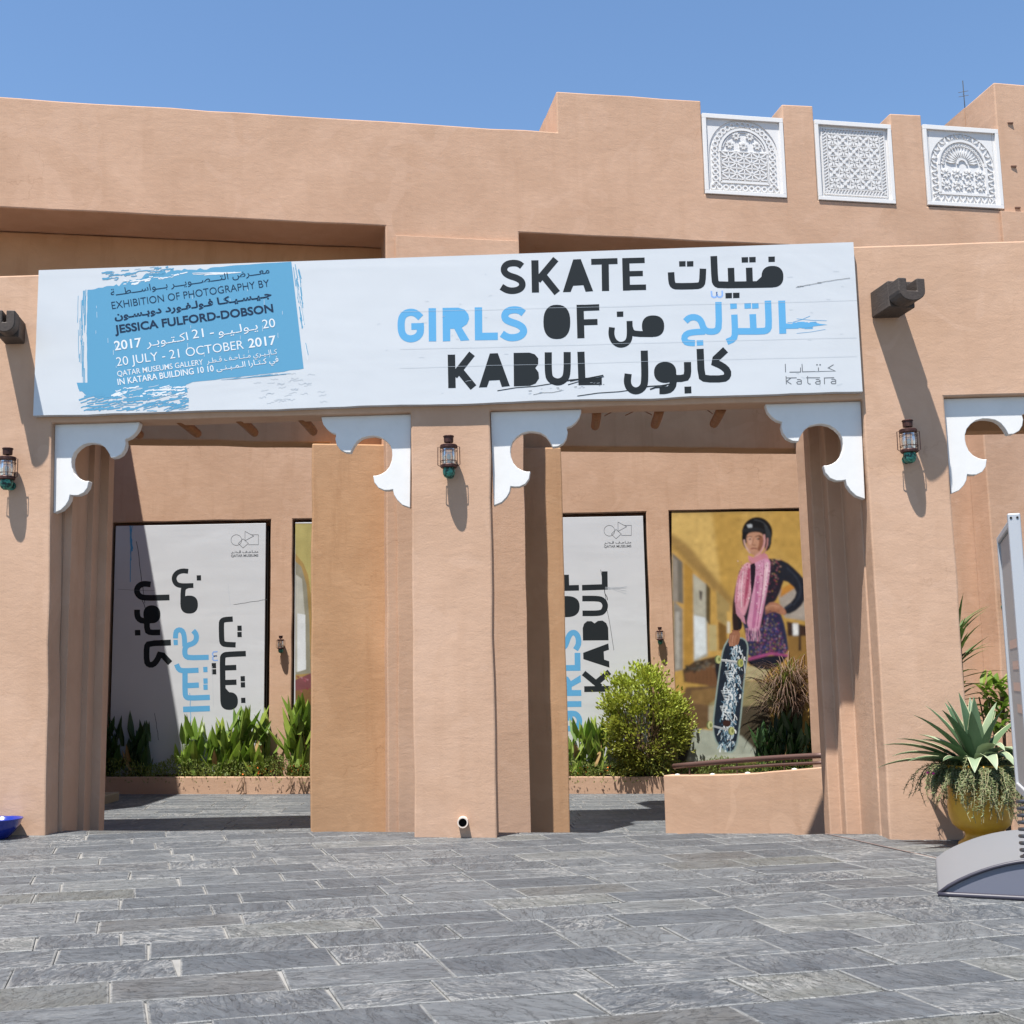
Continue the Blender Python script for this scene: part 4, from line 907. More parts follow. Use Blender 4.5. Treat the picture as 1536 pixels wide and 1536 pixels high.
P4([(680, 480), (845, 400), (850, 660), (720, 640), (690, 560)], 'a39a90'); P4([(700, 470), (800, 420), (810, 450), (690, 525)], 'b8803a'); P4([(730, 660), (858, 690), (860, 760), (735, 750)], '3a2a24'); P4([(765, 672), (797, 672), (797, 742), (767, 742)], 'e4e6e4'); P4([(735, 745), (860, 745), (864, 1000), (740, 950)], '8a6a3a'); P4([(800, 740), (812, 740), (814, 830), (798, 830)], '2a2020')
P4([(130, 940), (200, 890), (330, 860), (340, 1040), (140, 1010)], '4a3a2a'); P4([(140, 960), (330, 905), (335, 1040), (150, 1012)], '6f4e34')
for i in range(34): x = r5.uniform(140, 330); y = 945 - (x - 140) * .28 + r5.uniform(-28, 22); P4([(x, y), (x + 16, y - 6), (x + 20, y + 6), (x + 6, y + 10)], r5.choice(['2c2620', '55504a', '3a3a30', '6e6250']))
for i in range(8): x = 160 + i * 22; L4([(x, 965 - i * 5), (x + 2, 1020)], 3, '5a3c28', 0)
P4([(150, 1040), (330, 1030), (330, 1260), (200, 1290), (130, 1350), (120, 1120)], '6a5238'); P4([(180, 1060), (330, 1045), (320, 1150), (180, 1130)], '82663f'); P4([(280, 1140), (470, 1000), (640, 1010), (690, 1150), (470, 1180), (280, 1180)], '8f8660'); P4([(500, 915), (640, 930), (600, 1000), (490, 1000)], 'b2aa84'); P4([(280, 1150), (330, 1140), (330, 1250), (280, 1240)], 'a6a088'); P4([(470, 1150), (620, 1140), (700, 1440), (560, 1440), (450, 1310)], '4c4436')
P4([(200, 1280), (330, 1290), (470, 1320), (590, 1440), (150, 1476)], 'a4aa9c'); P4([(160, 1440), (590, 1420), (590, 1442), (150, 1476)], 'b4b8aa'); P4([(84, 1100), (130, 1150), (150, 1300), (200, 1280), (150, 1476), (84, 1486)], '332a20')
for st in (3, 2): pr.ops.append((None, st))
# trousers behind, dress, body
P4([(318, 880), (345, 900), (345, 1000), (330, 1010), (318, 940)], '1c2026'); P4([(505, 870), (745, 850), (700, 905), (640, 945), (560, 930), (505, 905)], '1b1e2c', 1)
P4([(470, 640), (500, 560), (600, 540), (690, 600), (725, 700), (745, 860), (640, 845), (510, 885), (500, 760)], '27304a', 1)
P4([(520, 590), (650, 560), (700, 650), (735, 850), (640, 845), (540, 870)], '2c2a48', 1)
for i in range(620):
    y = 600 + 250 * r5.random() ** .6; x = r5.uniform(515, 655 + (y - 600) * .35); s_ = r5.uniform(2, 5.5)
    P4([(x, y), (x + s_ * .5, y + s_ * 1.1), (x + s_, y + s_ * .2), (x + s_ * .4, y - s_ * .6)], r5.choice(['8a2a6a', 'b04a7a', 'c8b04a', '5a6ac0', 'a83048', '6a3a8a', 'd0c8d0', '7a8a3a', '3a4a9a', 'd07a9a']))
P4([(505, 870), (640, 838), (742, 852), (742, 866), (640, 854), (508, 888)], '9a4a78')
P4([(515, 330), (640, 290), (740, 330), (700, 470), (660, 560), (600, 560), (600, 700), (510, 700), (440, 600), (450, 420)], '24202c', 1)
P4([(640, 300), (720, 310), (790, 370), (840, 430), (845, 520), (800, 590), (730, 625), (700, 590), (770, 540), (790, 480), (720, 420), (660, 440)], '20242e', 1)
L4([(730, 350), (800, 420), (815, 500), (770, 570)], 10, '2e3440'); L4([(760, 560), (700, 600)], 8, '343a48')
for i in range(110): x = r5.uniform(600, 720); y = 300 + r5.random() ** 1.3 * 220; P4([(x, y), (x + 7, y + 2), (x + 5, y + 8)], r5.choice(['b84a5a', 'd0a04a', '8a3a4a', 'c87a8a', 'e0c0a0', '5a3a4a']) ) if x < 700 - (y - 300) * .2 else None
pr.ops.append((None, 1)); pr.ops.append((None, 2))
# hand on the waist
P4([(608, 575), (640, 545), (690, 560), (728, 600), (725, 628), (690, 618), (650, 600), (612, 598)], 'a5745c', 1)
for k_ in range(4): L4([(690, 575 + k_ * 9), (640, 568 + k_ * 12), (606, 585 + k_ * 11)], 7, ['b98a70', 'ad7c62', 'a06e56', '8f6048'][k_]); 
for k_ in range(3): L4([(660, 578 + k_ * 10), (612, 594 + k_ * 10)], 1.5, '5c3a2c')
# helmet, head
P4([(520, 285), (560, 300), (600, 270), (600, 320), (550, 345), (515, 330)], '8a5a48', 1)
P4(ellipse(560, 150, 88, 90, 30), '17181b'); P4([(475, 150), (490, 215), (500, 250), (480, 225), (470, 180)], '101114', 1); P4([(620, 150), (645, 160), (640, 230), (612, 262), (600, 230)], '17181b', 1); P4([(598, 100), (640, 140), (638, 220), (620, 240), (612, 160)], '33373b', 1)
P4([(498, 180), (505, 155), (540, 145), (585, 150), (597, 175), (594, 225), (575, 262), (548, 284), (522, 272), (502, 235)], 'b88a70', 1); P4([(570, 160), (596, 175), (593, 225), (573, 260), (560, 250), (572, 210)], '8a5a45', 1); P4([(505, 175), (530, 170), (532, 215), (512, 222)], 'cda088', 1)
L4([(500, 178), (515, 170), (530, 175)], 4, '2c1c18'); L4([(548, 174), (565, 167), (584, 174)], 4, '2c1c18'); P4(ellipse(517, 187, 9, 4, 10), '1e1614'); P4(ellipse(565, 186, 10, 4.5, 10), '1e1614'); P4(ellipse(513, 186, 2.5, 2, 8), 'c8beb4'); P4(ellipse(560, 185, 2.5, 2, 8), 'c8beb4')
L4([(540, 180), (532, 210), (530, 220), (545, 223)], 3, '7a4e3c'); L4([(535, 221), (552, 222)], 3, '65402f'); L4([(522, 243), (540, 240), (560, 243)], 5, '7a3c38'); L4([(524, 240), (540, 237), (558, 240)], 2, '4a2422')
P4([(500, 105), (530, 98), (532, 122), (512, 128)], 'aeb4b8', 1); P4([(470, 140), (500, 150), (560, 138), (600, 150), (600, 128), (550, 118), (480, 125)], '24262a', 1); L4([(540, 75), (590, 85), (620, 120)], 4, '44484c')
L4([(484, 190), (490, 225), (520, 270)], 9, 'c8a49c'); L4([(600, 160), (604, 210), (585, 260), (545, 290)], 10, 'cf9a98'); L4([(620, 180), (618, 230), (590, 280)], 8, 'b8807c'); L4([(545, 290), (548, 320), (540, 350)], 6, '17181b')
# scarf
L4([(478, 370), (446, 500), (434, 620), (440, 712)], 40, '261c26'); P4([(420, 560), (452, 560), (458, 700), (424, 704)], '3a2426')
P4([(508, 280), (545, 295), (590, 265), (620, 275), (630, 320), (560, 335), (512, 320)], 'c4838f', 1)
P4([(505, 320), (530, 330), (545, 380), (530, 480), (500, 600), (480, 640), (432, 560), (430, 520), (445, 410), (475, 340)], 'cf94a4', 1); P4([(545, 325), (620, 290), (640, 330), (618, 480), (590, 620), (570, 725), (495, 705), (520, 560), (540, 440)], 'cb93ae', 1)
P4([(555, 400), (575, 390), (560, 600), (545, 710), (525, 705), (545, 560)], 'b06a90', 1); P4([(600, 330), (630, 320), (610, 480), (590, 560), (588, 450)], 'd8b4c0', 1); P4([(505, 350), (525, 360), (505, 520), (480, 600), (490, 470)], 'a8506a', 1); P4([(450, 430), (470, 400), (462, 520), (446, 560)], 'dcacba', 1)
pr.ops.append((None, 3))
for i in range(230): x = r5.uniform(440, 628); y = r5.uniform(310, 640); P4([(x, y), (x + r5.uniform(3, 8), y + 1), (x + 4, y + r5.uniform(4, 12))], r5.choice(['a04a68', 'b85a74', 'e0c4cc', '7a3a50', 'ead8dc', '8a3048'])) if not 526 < x < 548 and (x > 548 or y < 560) and (x < 548 or x < 640 - (y - 320) * .2) else None
P4([(520, 335), (552, 320), (548, 420), (528, 520), (524, 480)], '241a28', 1); L4([(600, 330), (590, 480), (560, 690)], 5, 'a45a82'); L4([(455, 400), (442, 500), (440, 560)], 4, 'b06a80'); L4([(622, 320), (604, 480), (575, 620)], 4, 'e4ccd4'); L4([(480, 370), (468, 480), (470, 580)], 4, 'e8d0d6')
for i in range(16): x = 434 + i * 3.4; L4([(x, 560 + i * 5), (x + 6, 610 + i * 4), (x + 8, 640 + i * 2.5)], 2.5, 'c0889a', 0)
for i in range(20): x = 495 + i * 4; L4([(x, 700), (x + r5.uniform(-5, 8), 740), (x + r5.uniform(-6, 10), 775)], 2.4, r5.choice(['c890a8', 'a86c8c', 'd8b0c0']), 0)
# skateboard
P4([(440, 620), (475, 660), (470, 710), (435, 715), (425, 660)], '1d1a20', 1)
brd = [(392, 760), (470, 748), (505, 775), (512, 830), (488, 1000), (462, 1290), (440, 1400), (405, 1425), (350, 1400), (310, 1340), (300, 1260), (318, 1100), (345, 900), (362, 810)]
P4(brd, '8fa09a', 1); P4([(396, 768), (468, 756), (498, 780), (504, 830), (480, 1000), (454, 1285), (433, 1392), (403, 1415), (354, 1391), (317, 1335), (308, 1260), (326, 1100), (353, 900), (369, 815)], '1f2936', 1)
for st in (2, 1): pr.ops.append((None, st))
for i in range(420):
    t_ = r5.random(); cx_ = 438 - t_ * 60; y = 790 + t_ * 600; x = cx_ + r5.gauss(0, 22); a_ = r5.uniform(-.9, .9) + math.pi / 2; l_ = r5.uniform(10, 44)
    if abs(x - cx_) < 62: L4([(x, y), (x + math.cos(a_) * l_ * .5 + r5.uniform(-6, 6), y + math.sin(a_) * l_ * .5), (x + math.cos(a_) * l_ * .7, y + math.sin(a_) * l_)], r5.uniform(3, 8), r5.choice(['a8bcc8', 'd6e0e6', '7a98a8', '52748a', 'e8ecec', '3a5468']))
for y0, x0 in ((950, 372), (1060, 352), (1150, 345)):
    for i in range(7): L4([(x0 + i * 3, y0 + i * 8), (x0 + 40 + r5.uniform(-10, 30), y0 + i * 9 + r5.uniform(-10, 10))], 3, 'dfe8ec')
P4(ellipse(385, 1248, 24, 20, 12), '3a2420'); L4([(440, 835), (470, 840), (480, 870), (490, 960)], 4, 'c8d0d4'); L4([(380, 1180), (410, 1230), (440, 1256)], 4, 'c8d0d4')
L4([(340, 882), (470, 898)], 13, 'a8acb0', 0); L4([(290, 1260), (420, 1292)], 12, 'a8acb0', 0); L4([(345, 878), (465, 893)], 4, 'd8dcdc', 0)
for cx_, cy_, c_ in ((338, 880, 'b0b478'), (466, 900, 'a8ac60'), (290, 1258, 'b8bc88'), (415, 1292, 'b4b87c')): P4(ellipse(cx_ - 8, cy_, 15, 24, 14), '6a7048'); P4(ellipse(cx_, cy_, 15, 24, 14), c_); P4(ellipse(cx_ + 3, cy_, 7, 12, 10), '7c8450')
# hand on the board
P4([(400, 735), (425, 715), (460, 715), (462, 760), (448, 800), (438, 795), (430, 806), (418, 800), (408, 806), (400, 780), (392, 790)], '9a6a52', 1)
for k_ in range(4): L4([(408 + k_ * 14, 740), (402 + k_ * 14, 775), (404 + k_ * 13, 803 - (k_ == 3) * 12)], 9, ['a87860', 'b08068', 'a5755c', '93644c'][k_])
L4([(415, 715), (460, 712)], 10, '8a5c46'); L4([(430, 620), (440, 670), (440, 712)], 24, '2a1f20')
pr.build('photo_print', p4, 1007.5, 1221, 767, 1146, 1.45)

# ---------------------------------------------------------------- wall lanterns
def lantern(pos, n, sc=1.0, label='', small=False):
    """pos: wall point at mid height; n: outward normal"""
    t_ = thing('wall_lantern', tuple(pos), label, 'lantern', 'ship lanterns fixed to the walls'); n = Vector(n).normalized()
    c = Vector(pos) + n * .13 * sc; s = sc
    side_ = Vector((n.y, -n.x, 0))
    q = lambda r_, z: (r_ * s, z * s)
    def la(prof, name, m, ctr=c, nn=20): b = MB(); b.lathe(ctr, [q(*p) for p in prof], nn); return b.build(name, m, t_, smooth=False)
    o = la([(0, .212), (.052, .212), (.056, .208), (.056, .200), (.050, .196), (.048, .142), (.0, .140)], 'chimney_cap', COPPER)
    b = MB(); b.tube([c + Vector((0, 0, .141 * s)), c + Vector((0, 0, .118 * s))], .014 * s, 10); b.build('neck', COPPER, t_)
    la([(0, .120), (.08, .118), (.088, .112), (.088, .085), (.082, .082), (.0, .080)], 'top_ring', COPPER)
    prof = []
    for i in range(17): z = .08 - i * .0106; prof.append((.074 + (.004 if i % 2 else 0) - .010 * abs(i - 8) / 8, z))
    b = MB(); b.lathe(c, [q(*p) for p in prof], 20); b.build('glass', GLASS, t_, smooth=True)
    b = MB(); b.lathe(c + Vector((0, 0, -.02 * s)), [q(.0, .045), q(.018, .035), q(.024, .01), q(.016, -.02), q(.016, -.07)], 12); b.build('bulb', BULB, t_, smooth=True)
    la([(0, -.088), (.082, -.09), (.086, -.096), (.086, -.118), (.078, -.124), (0, -.125)], 'bottom_ring', COPPER)
    la([(.060, -.125), (.064, -.15), (.062, -.185), (.050, -.212), (.028, -.228), (0, -.232)], 'base_cup', VERDI)
    b = MB(); w_ = .0042 * s
    for a_ in (0, 60, 120, 180, 240, 300):
        d = (side_ * math.cos(R(a_)) + n * math.sin(R(a_)))
        b.tube([c + d * .087 * s + Vector((0, 0, .1 * s)), c + d * .087 * s + Vector((0, 0, -.105 * s))], w_ * .8, 5)
    for z in (.052, -.055): b.tube([c + (side_ * math.cos(a_) + n * math.sin(a_)) * .088 * s + Vector((0, 0, z * s)) for a_ in [2 * math.pi * i / 18 for i in range(19)]], w_ * .8, 5)
    for sg in (-1, 1): b.tube([c + side_ * sg * .086 * s + Vector((0, 0, .098 * s)), c + side_ * sg * .112 * s + Vector((0, 0, .095 * s)), c + side_ * sg * .114 * s + Vector((0, 0, -.09 * s)), c + side_ * sg * .086 * s + Vector((0, 0, -.108 * s))], w_, 6)
    b.build('wire_guard', COPPER, t_)
    b = MB(); b.tube([Vector(pos) + Vector((0, 0, -.17 * s)) + n * .0, c + Vector((0, 0, -.17 * s))], .014 * s, 8); b.tube([Vector(pos) + Vector((0, 0, -.17 * s)) - n * .01, Vector(pos) + Vector((0, 0, -.17 * s)) + n * .012], .045 * s, 14); b.build('wall_arm', VERDI, t_)
    return t_
nS = (-.043, -1, 0)
for (px, py, lab) in ((674, 684, 'copper ship lantern high on the central column between the openings'), (1364, 661, 'copper ship lantern under the wooden spout on the right pillar'), (11, 702, 'copper ship lantern at the left edge above the blue bowl')):
    p = U(px, py, S, .13); lantern((p.x, -.043 * p.x, p.z), nS, .97, lab)
for (px, py, lab) in ((421, 966, 'small lantern between the two left courtyard posters'), (990, 953, 'small lantern above the yellow-green shrub between the right posters')):
    p = U(px, py, (11.12, 0), .1); lantern((p.x, 11.12, p.z), (0, -1, 0), .74, lab)
p = U(1499, 898, M1, .42 + .08); w0 = on(M1, p.x, p.z, -.42); lantern(w0, -nrm(M1), .62, 'small lantern beside the grey sign stand on the right rear wall')

# ---------------------------------------------------------------- plants
def blade(b, base, d, L, W, bend=.3, seg=5, fold=.15, m=0, side_=None, tip=.0, peak=.35):
    """a tapering leaf that arches over under its weight"""
    d = Vector(d).normalized(); base = Vector(base); p = base.copy(); s = side_ or d.cross(Vector((0, 0, 1)))
    if s.length < .05: s = Vector((1, 0, 0))
    s = Vector(s).normalized(); k0 = len(b.v); v = []; f = []
    for i in range(seg + 1):
        t_ = i / seg; wv = W * (math.sin(math.pi * min(1, (t_ + .12) / (peak * 2 + .12)) / 1) if t_ < peak else ((1 - t_) / (1 - peak)) ** .8) if False else W * ((.55 + .45 * t_ / peak) if t_ < peak else max(.02, ((1 - t_) / (1 - peak)) ** .75))
        nn = s.cross(d).normalized(); v += [p - s * wv / 2 + nn * wv * fold, p.copy(), p + s * wv / 2 + nn * wv * fold]
        d = (d + Vector((0, 0, -bend / seg * (.4 + 1.2 * t_)))).normalized(); p = p + d * L / seg
    for i in range(seg):
        a = i * 3; f += [(a, a + 1, a + 4, a + 3), (a + 1, a + 2, a + 5, a + 4)]
    b.add(v, f, m)
LEAFMESH = []
r6 = random.Random(21)
for i in range(5):
    b = MB(); blade(b, (0, 0, 0), (.12 + .1 * r6.random(), 0, 1), 1, .30 + .08 * r6.random(), .25 + .3 * r6.random(), 5, .25, side_=Vector((0, 1, 0)))
    me = bpy.data.meshes.new('leaf'); me.from_pydata([tuple(v) for v in b.v], [], b.f); me.update(); LEAFMESH.append(me)
def leaf_obj(parent, me, m, rel, rot, scale):
    o = bpy.data.objects.new('leaf', me); COL.objects.link(o); o.parent = parent; o.location = rel; o.rotation_euler = rot; o.scale = scale
    if not me.materials: me.materials.append(LF_CANNA)
    if me.materials[0] != m: o.material_slots[0].link = 'OBJECT'; o.material_slots[0].material = m
    return o
def lily(px, py_base, hpx, n, label, m=LF_CANNA, depth=10.85, spread=.23):
    p = U(px, py_base, (depth, 0)); H = hpx * (depth + 11.83) / F
    t_ = thing('lily_plant', (p.x, depth, pz(p.x)), label, 'plant', 'upright leafy plants in the courtyard bed')
    for i in range(int(n * 1.35)):
        a = r6.uniform(0, 6.28); rr = spread * r6.random() ** .5; L_ = H * r6.uniform(.28, .44); z = H * r6.uniform(.0, .5)
        if i < n * .3: z = H * r6.uniform(.45, .62); L_ = H * r6.uniform(.32, .42)
        leaf_obj(t_, r6.choice(LEAFMESH), LF_DRY if r6.random() < .07 and z < H * .3 else m, (math.cos(a) * rr, math.sin(a) * rr * .6, z), (0, r6.uniform(.0, .5), r6.uniform(0, 6.28)), (L_, L_ * r6.uniform(.75, 1.15), L_))
    b = MB()
    for i in range(max(4, n // 5)):
        a = r6.uniform(0, 6.28); rr = spread * .8 * r6.random(); b.tube([(p.x + math.cos(a) * rr * .5, depth + math.sin(a) * rr * .4, pz(p.x) - .03), (p.x + math.cos(a) * rr, depth + math.sin(a) * rr * .5, pz(p.x) + H * .6)], .012, 5)
    b.build('stem', m, t_)
    return t_
LB_ = [(166, 1165, 105, 22, 'lily clump darkened in leaf colour for the deepest shade beside the left jamb', LF_DARK), (208, 1163, 98, 20, 'lily clump darkened in leaf colour for the shade at the lower left of the Arabic poster', LF_DARK),  # shade over these two clumps is put into a darker leaf colour
       (283, 1165, 100, 24, 'lily clump standing right at the shadow edge on the Arabic poster', LF_CANNA), (322, 1160, 92, 26, 'bushy green lily clump below the blue Arabic letters', LF_CANNA), (349, 1160, 118, 30, 'tallest green lily clump in front of the Arabic poster', LF_CANNA),
       (385, 1162, 112, 28, 'green lily clump in front of the right edge of the Arabic poster', LF_CANNA), (450, 1162, 132, 32, 'tall lily clump against the left edge of the central pier', LF_CANNA), (866, 1160, 92, 22, 'short lily clump against the right edge of the central pier', LF_CANNA), (893, 1162, 100, 26, 'lily clump between the central pier and the shrub', LF_CANNA)]
for a in LB_: lily(a[0], a[1], a[2], a[3], a[4], a[5])
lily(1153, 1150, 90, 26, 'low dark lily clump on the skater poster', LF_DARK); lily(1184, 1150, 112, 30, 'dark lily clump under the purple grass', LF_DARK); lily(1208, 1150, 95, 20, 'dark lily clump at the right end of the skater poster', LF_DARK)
def scatter_leaves(b, rn, n, fn, L_, W_, rr):
    """many small leaves through a volume; fn(r) -> (position, outward direction)"""
    for i in range(n):
        p, d = fn(rr); d = (Vector(d) + Vector((rr.gauss(0, .5), rr.gauss(0, .5), rr.gauss(.25, .5)))).normalized(); s = d.cross(Vector((rr.gauss(0, 1), rr.gauss(0, 1), rr.gauss(0, 1))))
        if s.length < .05: continue
        s.normalize(); l = L_ * rr.uniform(.6, 1.3); w_ = W_ * rr.uniform(.7, 1.2); p = Vector(p); k0 = len(b.v)
        nn = d.cross(s)
        b.add([p, p + d * l * .5 + s * w_ / 2 + nn * w_ * .15, p + d * l, p + d * l * .5 - s * w_ / 2 + nn * w_ * .15], [(0, 1, 2, 3)]); v_ = rr.random(); rn += [v_] * 4
# yellow-green shrub: sprays grouped in clumps
sc_ = U(972, 1165, (10.78, 0)); shb = thing('shrub', (sc_.x, 10.78, pz(sc_.x)), 'round yellow-green shrub between the two right courtyard posters', 'shrub')
b = MB(); rn = []; clumps = []
kpx = (10.78 + 11.83) / F
for i in range(150):
    a = r6.uniform(0, 6.28); u_ = r6.uniform(-1, 1); rr = (1 - u_ * u_) ** .5; rad = r6.uniform(.62, 1.02)
    x = math.cos(a) * rr * rad * .66; y = math.sin(a) * rr * rad * .5; z = u_ * rad
    cx_ = sc_.x + x * 1.13; z_ = pz(sc_.x) + (1.06 + z * 1.03)
    if x > .42 and z > .55: continue
    if z < -.2 and abs(x) > .62 + z * .25: continue
    if r6.random() < .12: continue
    clumps.append((Vector((cx_ - .1 + (.22 if -.5 < z < .3 and x > 0 else 0), 10.68 + y, z_)), Vector((x, y - .1, z * .6 + .3)).normalized(), r6.uniform(.10, .2)))
for c_, d_, s_ in clumps:
    def f_(rr, c_=c_, d_=d_, s_=s_):
        o_ = Vector((rr.gauss(0, 1), rr.gauss(0, .8), rr.gauss(0, .75))) * s_ * .62; return c_ + o_, d_ + o_ * 2
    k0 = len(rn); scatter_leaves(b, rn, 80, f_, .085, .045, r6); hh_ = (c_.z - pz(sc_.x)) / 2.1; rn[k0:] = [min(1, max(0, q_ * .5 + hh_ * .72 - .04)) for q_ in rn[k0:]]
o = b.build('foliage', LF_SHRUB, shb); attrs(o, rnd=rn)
b = MB()
for c_, d_, s_ in clumps[::2]:
    r0 = Vector((sc_.x + r6.uniform(-.12, .12), 10.75, pz(sc_.x) - .05)); mid = r0.lerp(c_, .5) + Vector((r6.uniform(-.08, .08), 0, .06)); b.tube([r0, mid, c_], .014, 5, r1=.004)
b.build('branches', BARK, shb)
# ground cover spilling over the planter edge
b = MB(); rn = []
def gc(rr):
    x = rr.uniform(-7.8, 6.2); h_ = .24 + .16 * noise.noise(Vector((x * 1.7, 0, 5))) ; y = 10.5 + rr.random() ** 1.3 * .55; z = pz(x) + .02 + rr.random() * (h_ + .06)
    if rr.random() < .015: y = 10.46; z = pz(x) - .08 * rr.random()
    return (x, y, z), (0, -.4, .7)
scatter_leaves(b, rn, 15000, gc, .055, .022, r6)
o = b.build('ground_cover', LF_COVER); attrs(o, rnd=rn); tag(o, 'low feathery ground cover spilling along the planter edge', 'ground cover', kind='stuff')
b = MB(); rn = []
def fl(rr): x = rr.uniform(-5, 1.8); return (x, 10.5 + rr.random() * .15, pz(x) + .08 + rr.random() * .16), (0, -1, .6)
scatter_leaves(b, rn, 170, fl, .04, .04, r6); o = b.build('flowers', FLOWER); par(o, bpy.data.objects['ground_cover']); o.matrix_parent_inverse = Matrix.Identity(4); o['kind'] = 'stuff'
b = MB()
for x in (-5.0, -3.95, -3.8, -4.1):  # dry trailing roots over the edge
    for i in range(5): b.tube([(x + r6.uniform(-.05, .05), 10.47, pz(x) + .04), (x + r6.uniform(-.08, .08), 10.45, pz(x) - .1), (x + r6.uniform(-.12, .12), 10.47, pz(x) - .22)], .006, 4)
o = b.build('dry_trailers', BARK); par(o, bpy.data.objects['ground_cover']); o.matrix_parent_inverse = Matrix.Identity(4); o['kind'] = 'stuff'
# purple fountain grass
gp = U(1185, 1150, (10.9, 0)); gr = thing('fountain_grass', (gp.x, 10.9, pz(gp.x)), 'feathery purple-brown fountain grass drooping over the skater poster', 'grass')
b = MB(); rn = []
for i in range(560):
    a = r6.uniform(0, 6.28); d = Vector((math.cos(a) * .42, math.sin(a) * .3 - .12, 1)); k0 = len(b.v)
    blade(b, (gp.x + r6.gauss(.05, .08), 10.85 + r6.gauss(0, .05), pz(gp.x) + r6.uniform(.95, 1.65)), d, r6.uniform(.75, 1.35), .017, 2.9, 6, .1); v_ = r6.random(); rn += [v_] * (len(b.v) - k0)
o = b.build('plumes', LF_GRASS, gr); attrs(o, rnd=rn)
b = MB(); rn = []
for i in range(70):
    k0 = len(b.v); blade(b, (gp.x - .02 + r6.gauss(0, .05), 10.72, pz(gp.x) + r6.uniform(1.1, 1.75)), (r6.gauss(-.1, .3), -.2, 1), r6.uniform(.5, .9), .02, 2.2, 6, .1); rn += [r6.random()] * (len(b.v) - k0)
o = b.build('green_blades', LF_GGRASS, gr); attrs(o, rnd=rn)
b = MB()
for i in range(24): x = gp.x + r6.gauss(.1, .1); b.tube([(x, 10.95, pz(gp.x) - .05), (x + r6.gauss(0, .05), 10.9, pz(gp.x) + 1.4)], .012, 5)
b.build('stem', LF_DARK, gr)

# yellow urn with agave and trailing rosemary
ux, uy = 4.20, -.72; uz = gz(ux)
pc = U(1481, 1250, (uy - .12, 0)); ux = pc.x; uz = gz(ux)
urn = thing('yellow_urn', (ux, uy, uz), 'mustard yellow glazed urn at the foot of the right pillar', 'planter')
b = MB(); b.lathe((ux, uy, uz), [(0, 0), (.20, 0), (.215, .02), (.205, .05), (.165, .075), (.145, .11), (.15, .14), (.20, .165), (.25, .21), (.275, .28), (.282, .36), (.277, .44), (.268, .52), (.272, .60), (.292, .66), (.325, .71), (.33, .735), (.31, .742), (.28, .72), (.26, .66), (0, .66)], 40)
b.build('urn_body', YELLOW, urn, smooth=True)
b = MB(); b.lathe((ux, uy, uz), [(.265, .68), (0, .69)], 20); b.build('soil', SOIL, urn)
AGP = leafmat('leaf_agave_pale', (.19, .25, .15), (.27, .32, .21), .5, .05, attr=False)
ag = thing('agave', (ux, uy, uz + .69), 'blue-green agave with broad pale-edged leaves growing from the yellow urn', 'plant')
AG = [(-1.0, .15, .60, .75), (-.95, .3, .28, .78), (-.8, -.35, .32, .72), (-.65, -.1, .85, .70), (-.55, .5, .75, .55), (-.3, .2, 1.4, .62), (-.12, .3, 1.9, .66), (.12, .25, 1.8, .62), (.38, .2, 1.25, .62), (.6, .1, .9, .62), (.85, .2, .5, .6), (.95, -.3, .35, .55),
      (-.35, -.8, .75, .46), (-.05, -.9, .85, .5), (.25, -.85, .9, .5), (.55, -.7, .8, .5), (.7, -.5, .6, .55), (-.7, -.65, .45, .55), (-.2, -.45, 1.3, .56), (.3, -.4, 1.4, .55), (0, -.1, 2.2, .6), (-.45, -.2, 1.1, .6), (-.9, .0, .45, .7), (-.75, .25, .6, .66), (-.6, -.3, .55, .66), (.15, .5, 1.5, .66), (-.2, .5, 1.3, .64), (.45, .4, 1.1, .6), (-.4, .3, 1.0, .66), (.1, -.6, 1.0, .5), (.42, -.6, 1.0, .48)]
for i, (dx, dy, dz, L_) in enumerate(AG):
    b = MB(); low = dy < -.5; bend = 1.9 if low and dz > .7 else .55 + .2 * r6.random()
    d = Vector((dx, dy, dz)); b0 = Vector((ux + dx * .06, uy + dy * .06, uz + .70)); blade(b, b0, d, L_ * 1.06, .125 + .03 * r6.random() + (.03 if low else 0), bend, 9, .22, 0, peak=.45)
    # pale margins as narrow strips
    o = b.build('leaf', AGP if (low and dz > .7) or i in (4, 8) else LF_AGAVE, ag, smooth=True)
    e_ = MB(); n_ = 10; vs = b.v
    for col_ in (0, 2):
        L1 = [vs[k_ * 3 + col_] for k_ in range(n_)]; L2 = [vs[k_ * 3 + col_].lerp(vs[k_ * 3 + 1], .16) + Vector((0, 0, .0015)) for k_ in range(n_)]
        k0 = len(e_.v); e_.add(L1 + L2, [(k_, k_ + 1, n_ + k_ + 1, n_ + k_) for k_ in range(n_ - 1)])
    oe = e_.build('leaf_margin', LF_AGEDGE, o); oe.matrix_parent_inverse = Matrix.Identity(4)
tr_ = thing('trailing_rosemary', (ux, uy, uz + .7), 'thin-leaved trailing herb hanging over the rim of the yellow urn', 'plant')
b = MB(); rn = []; stems = MB()
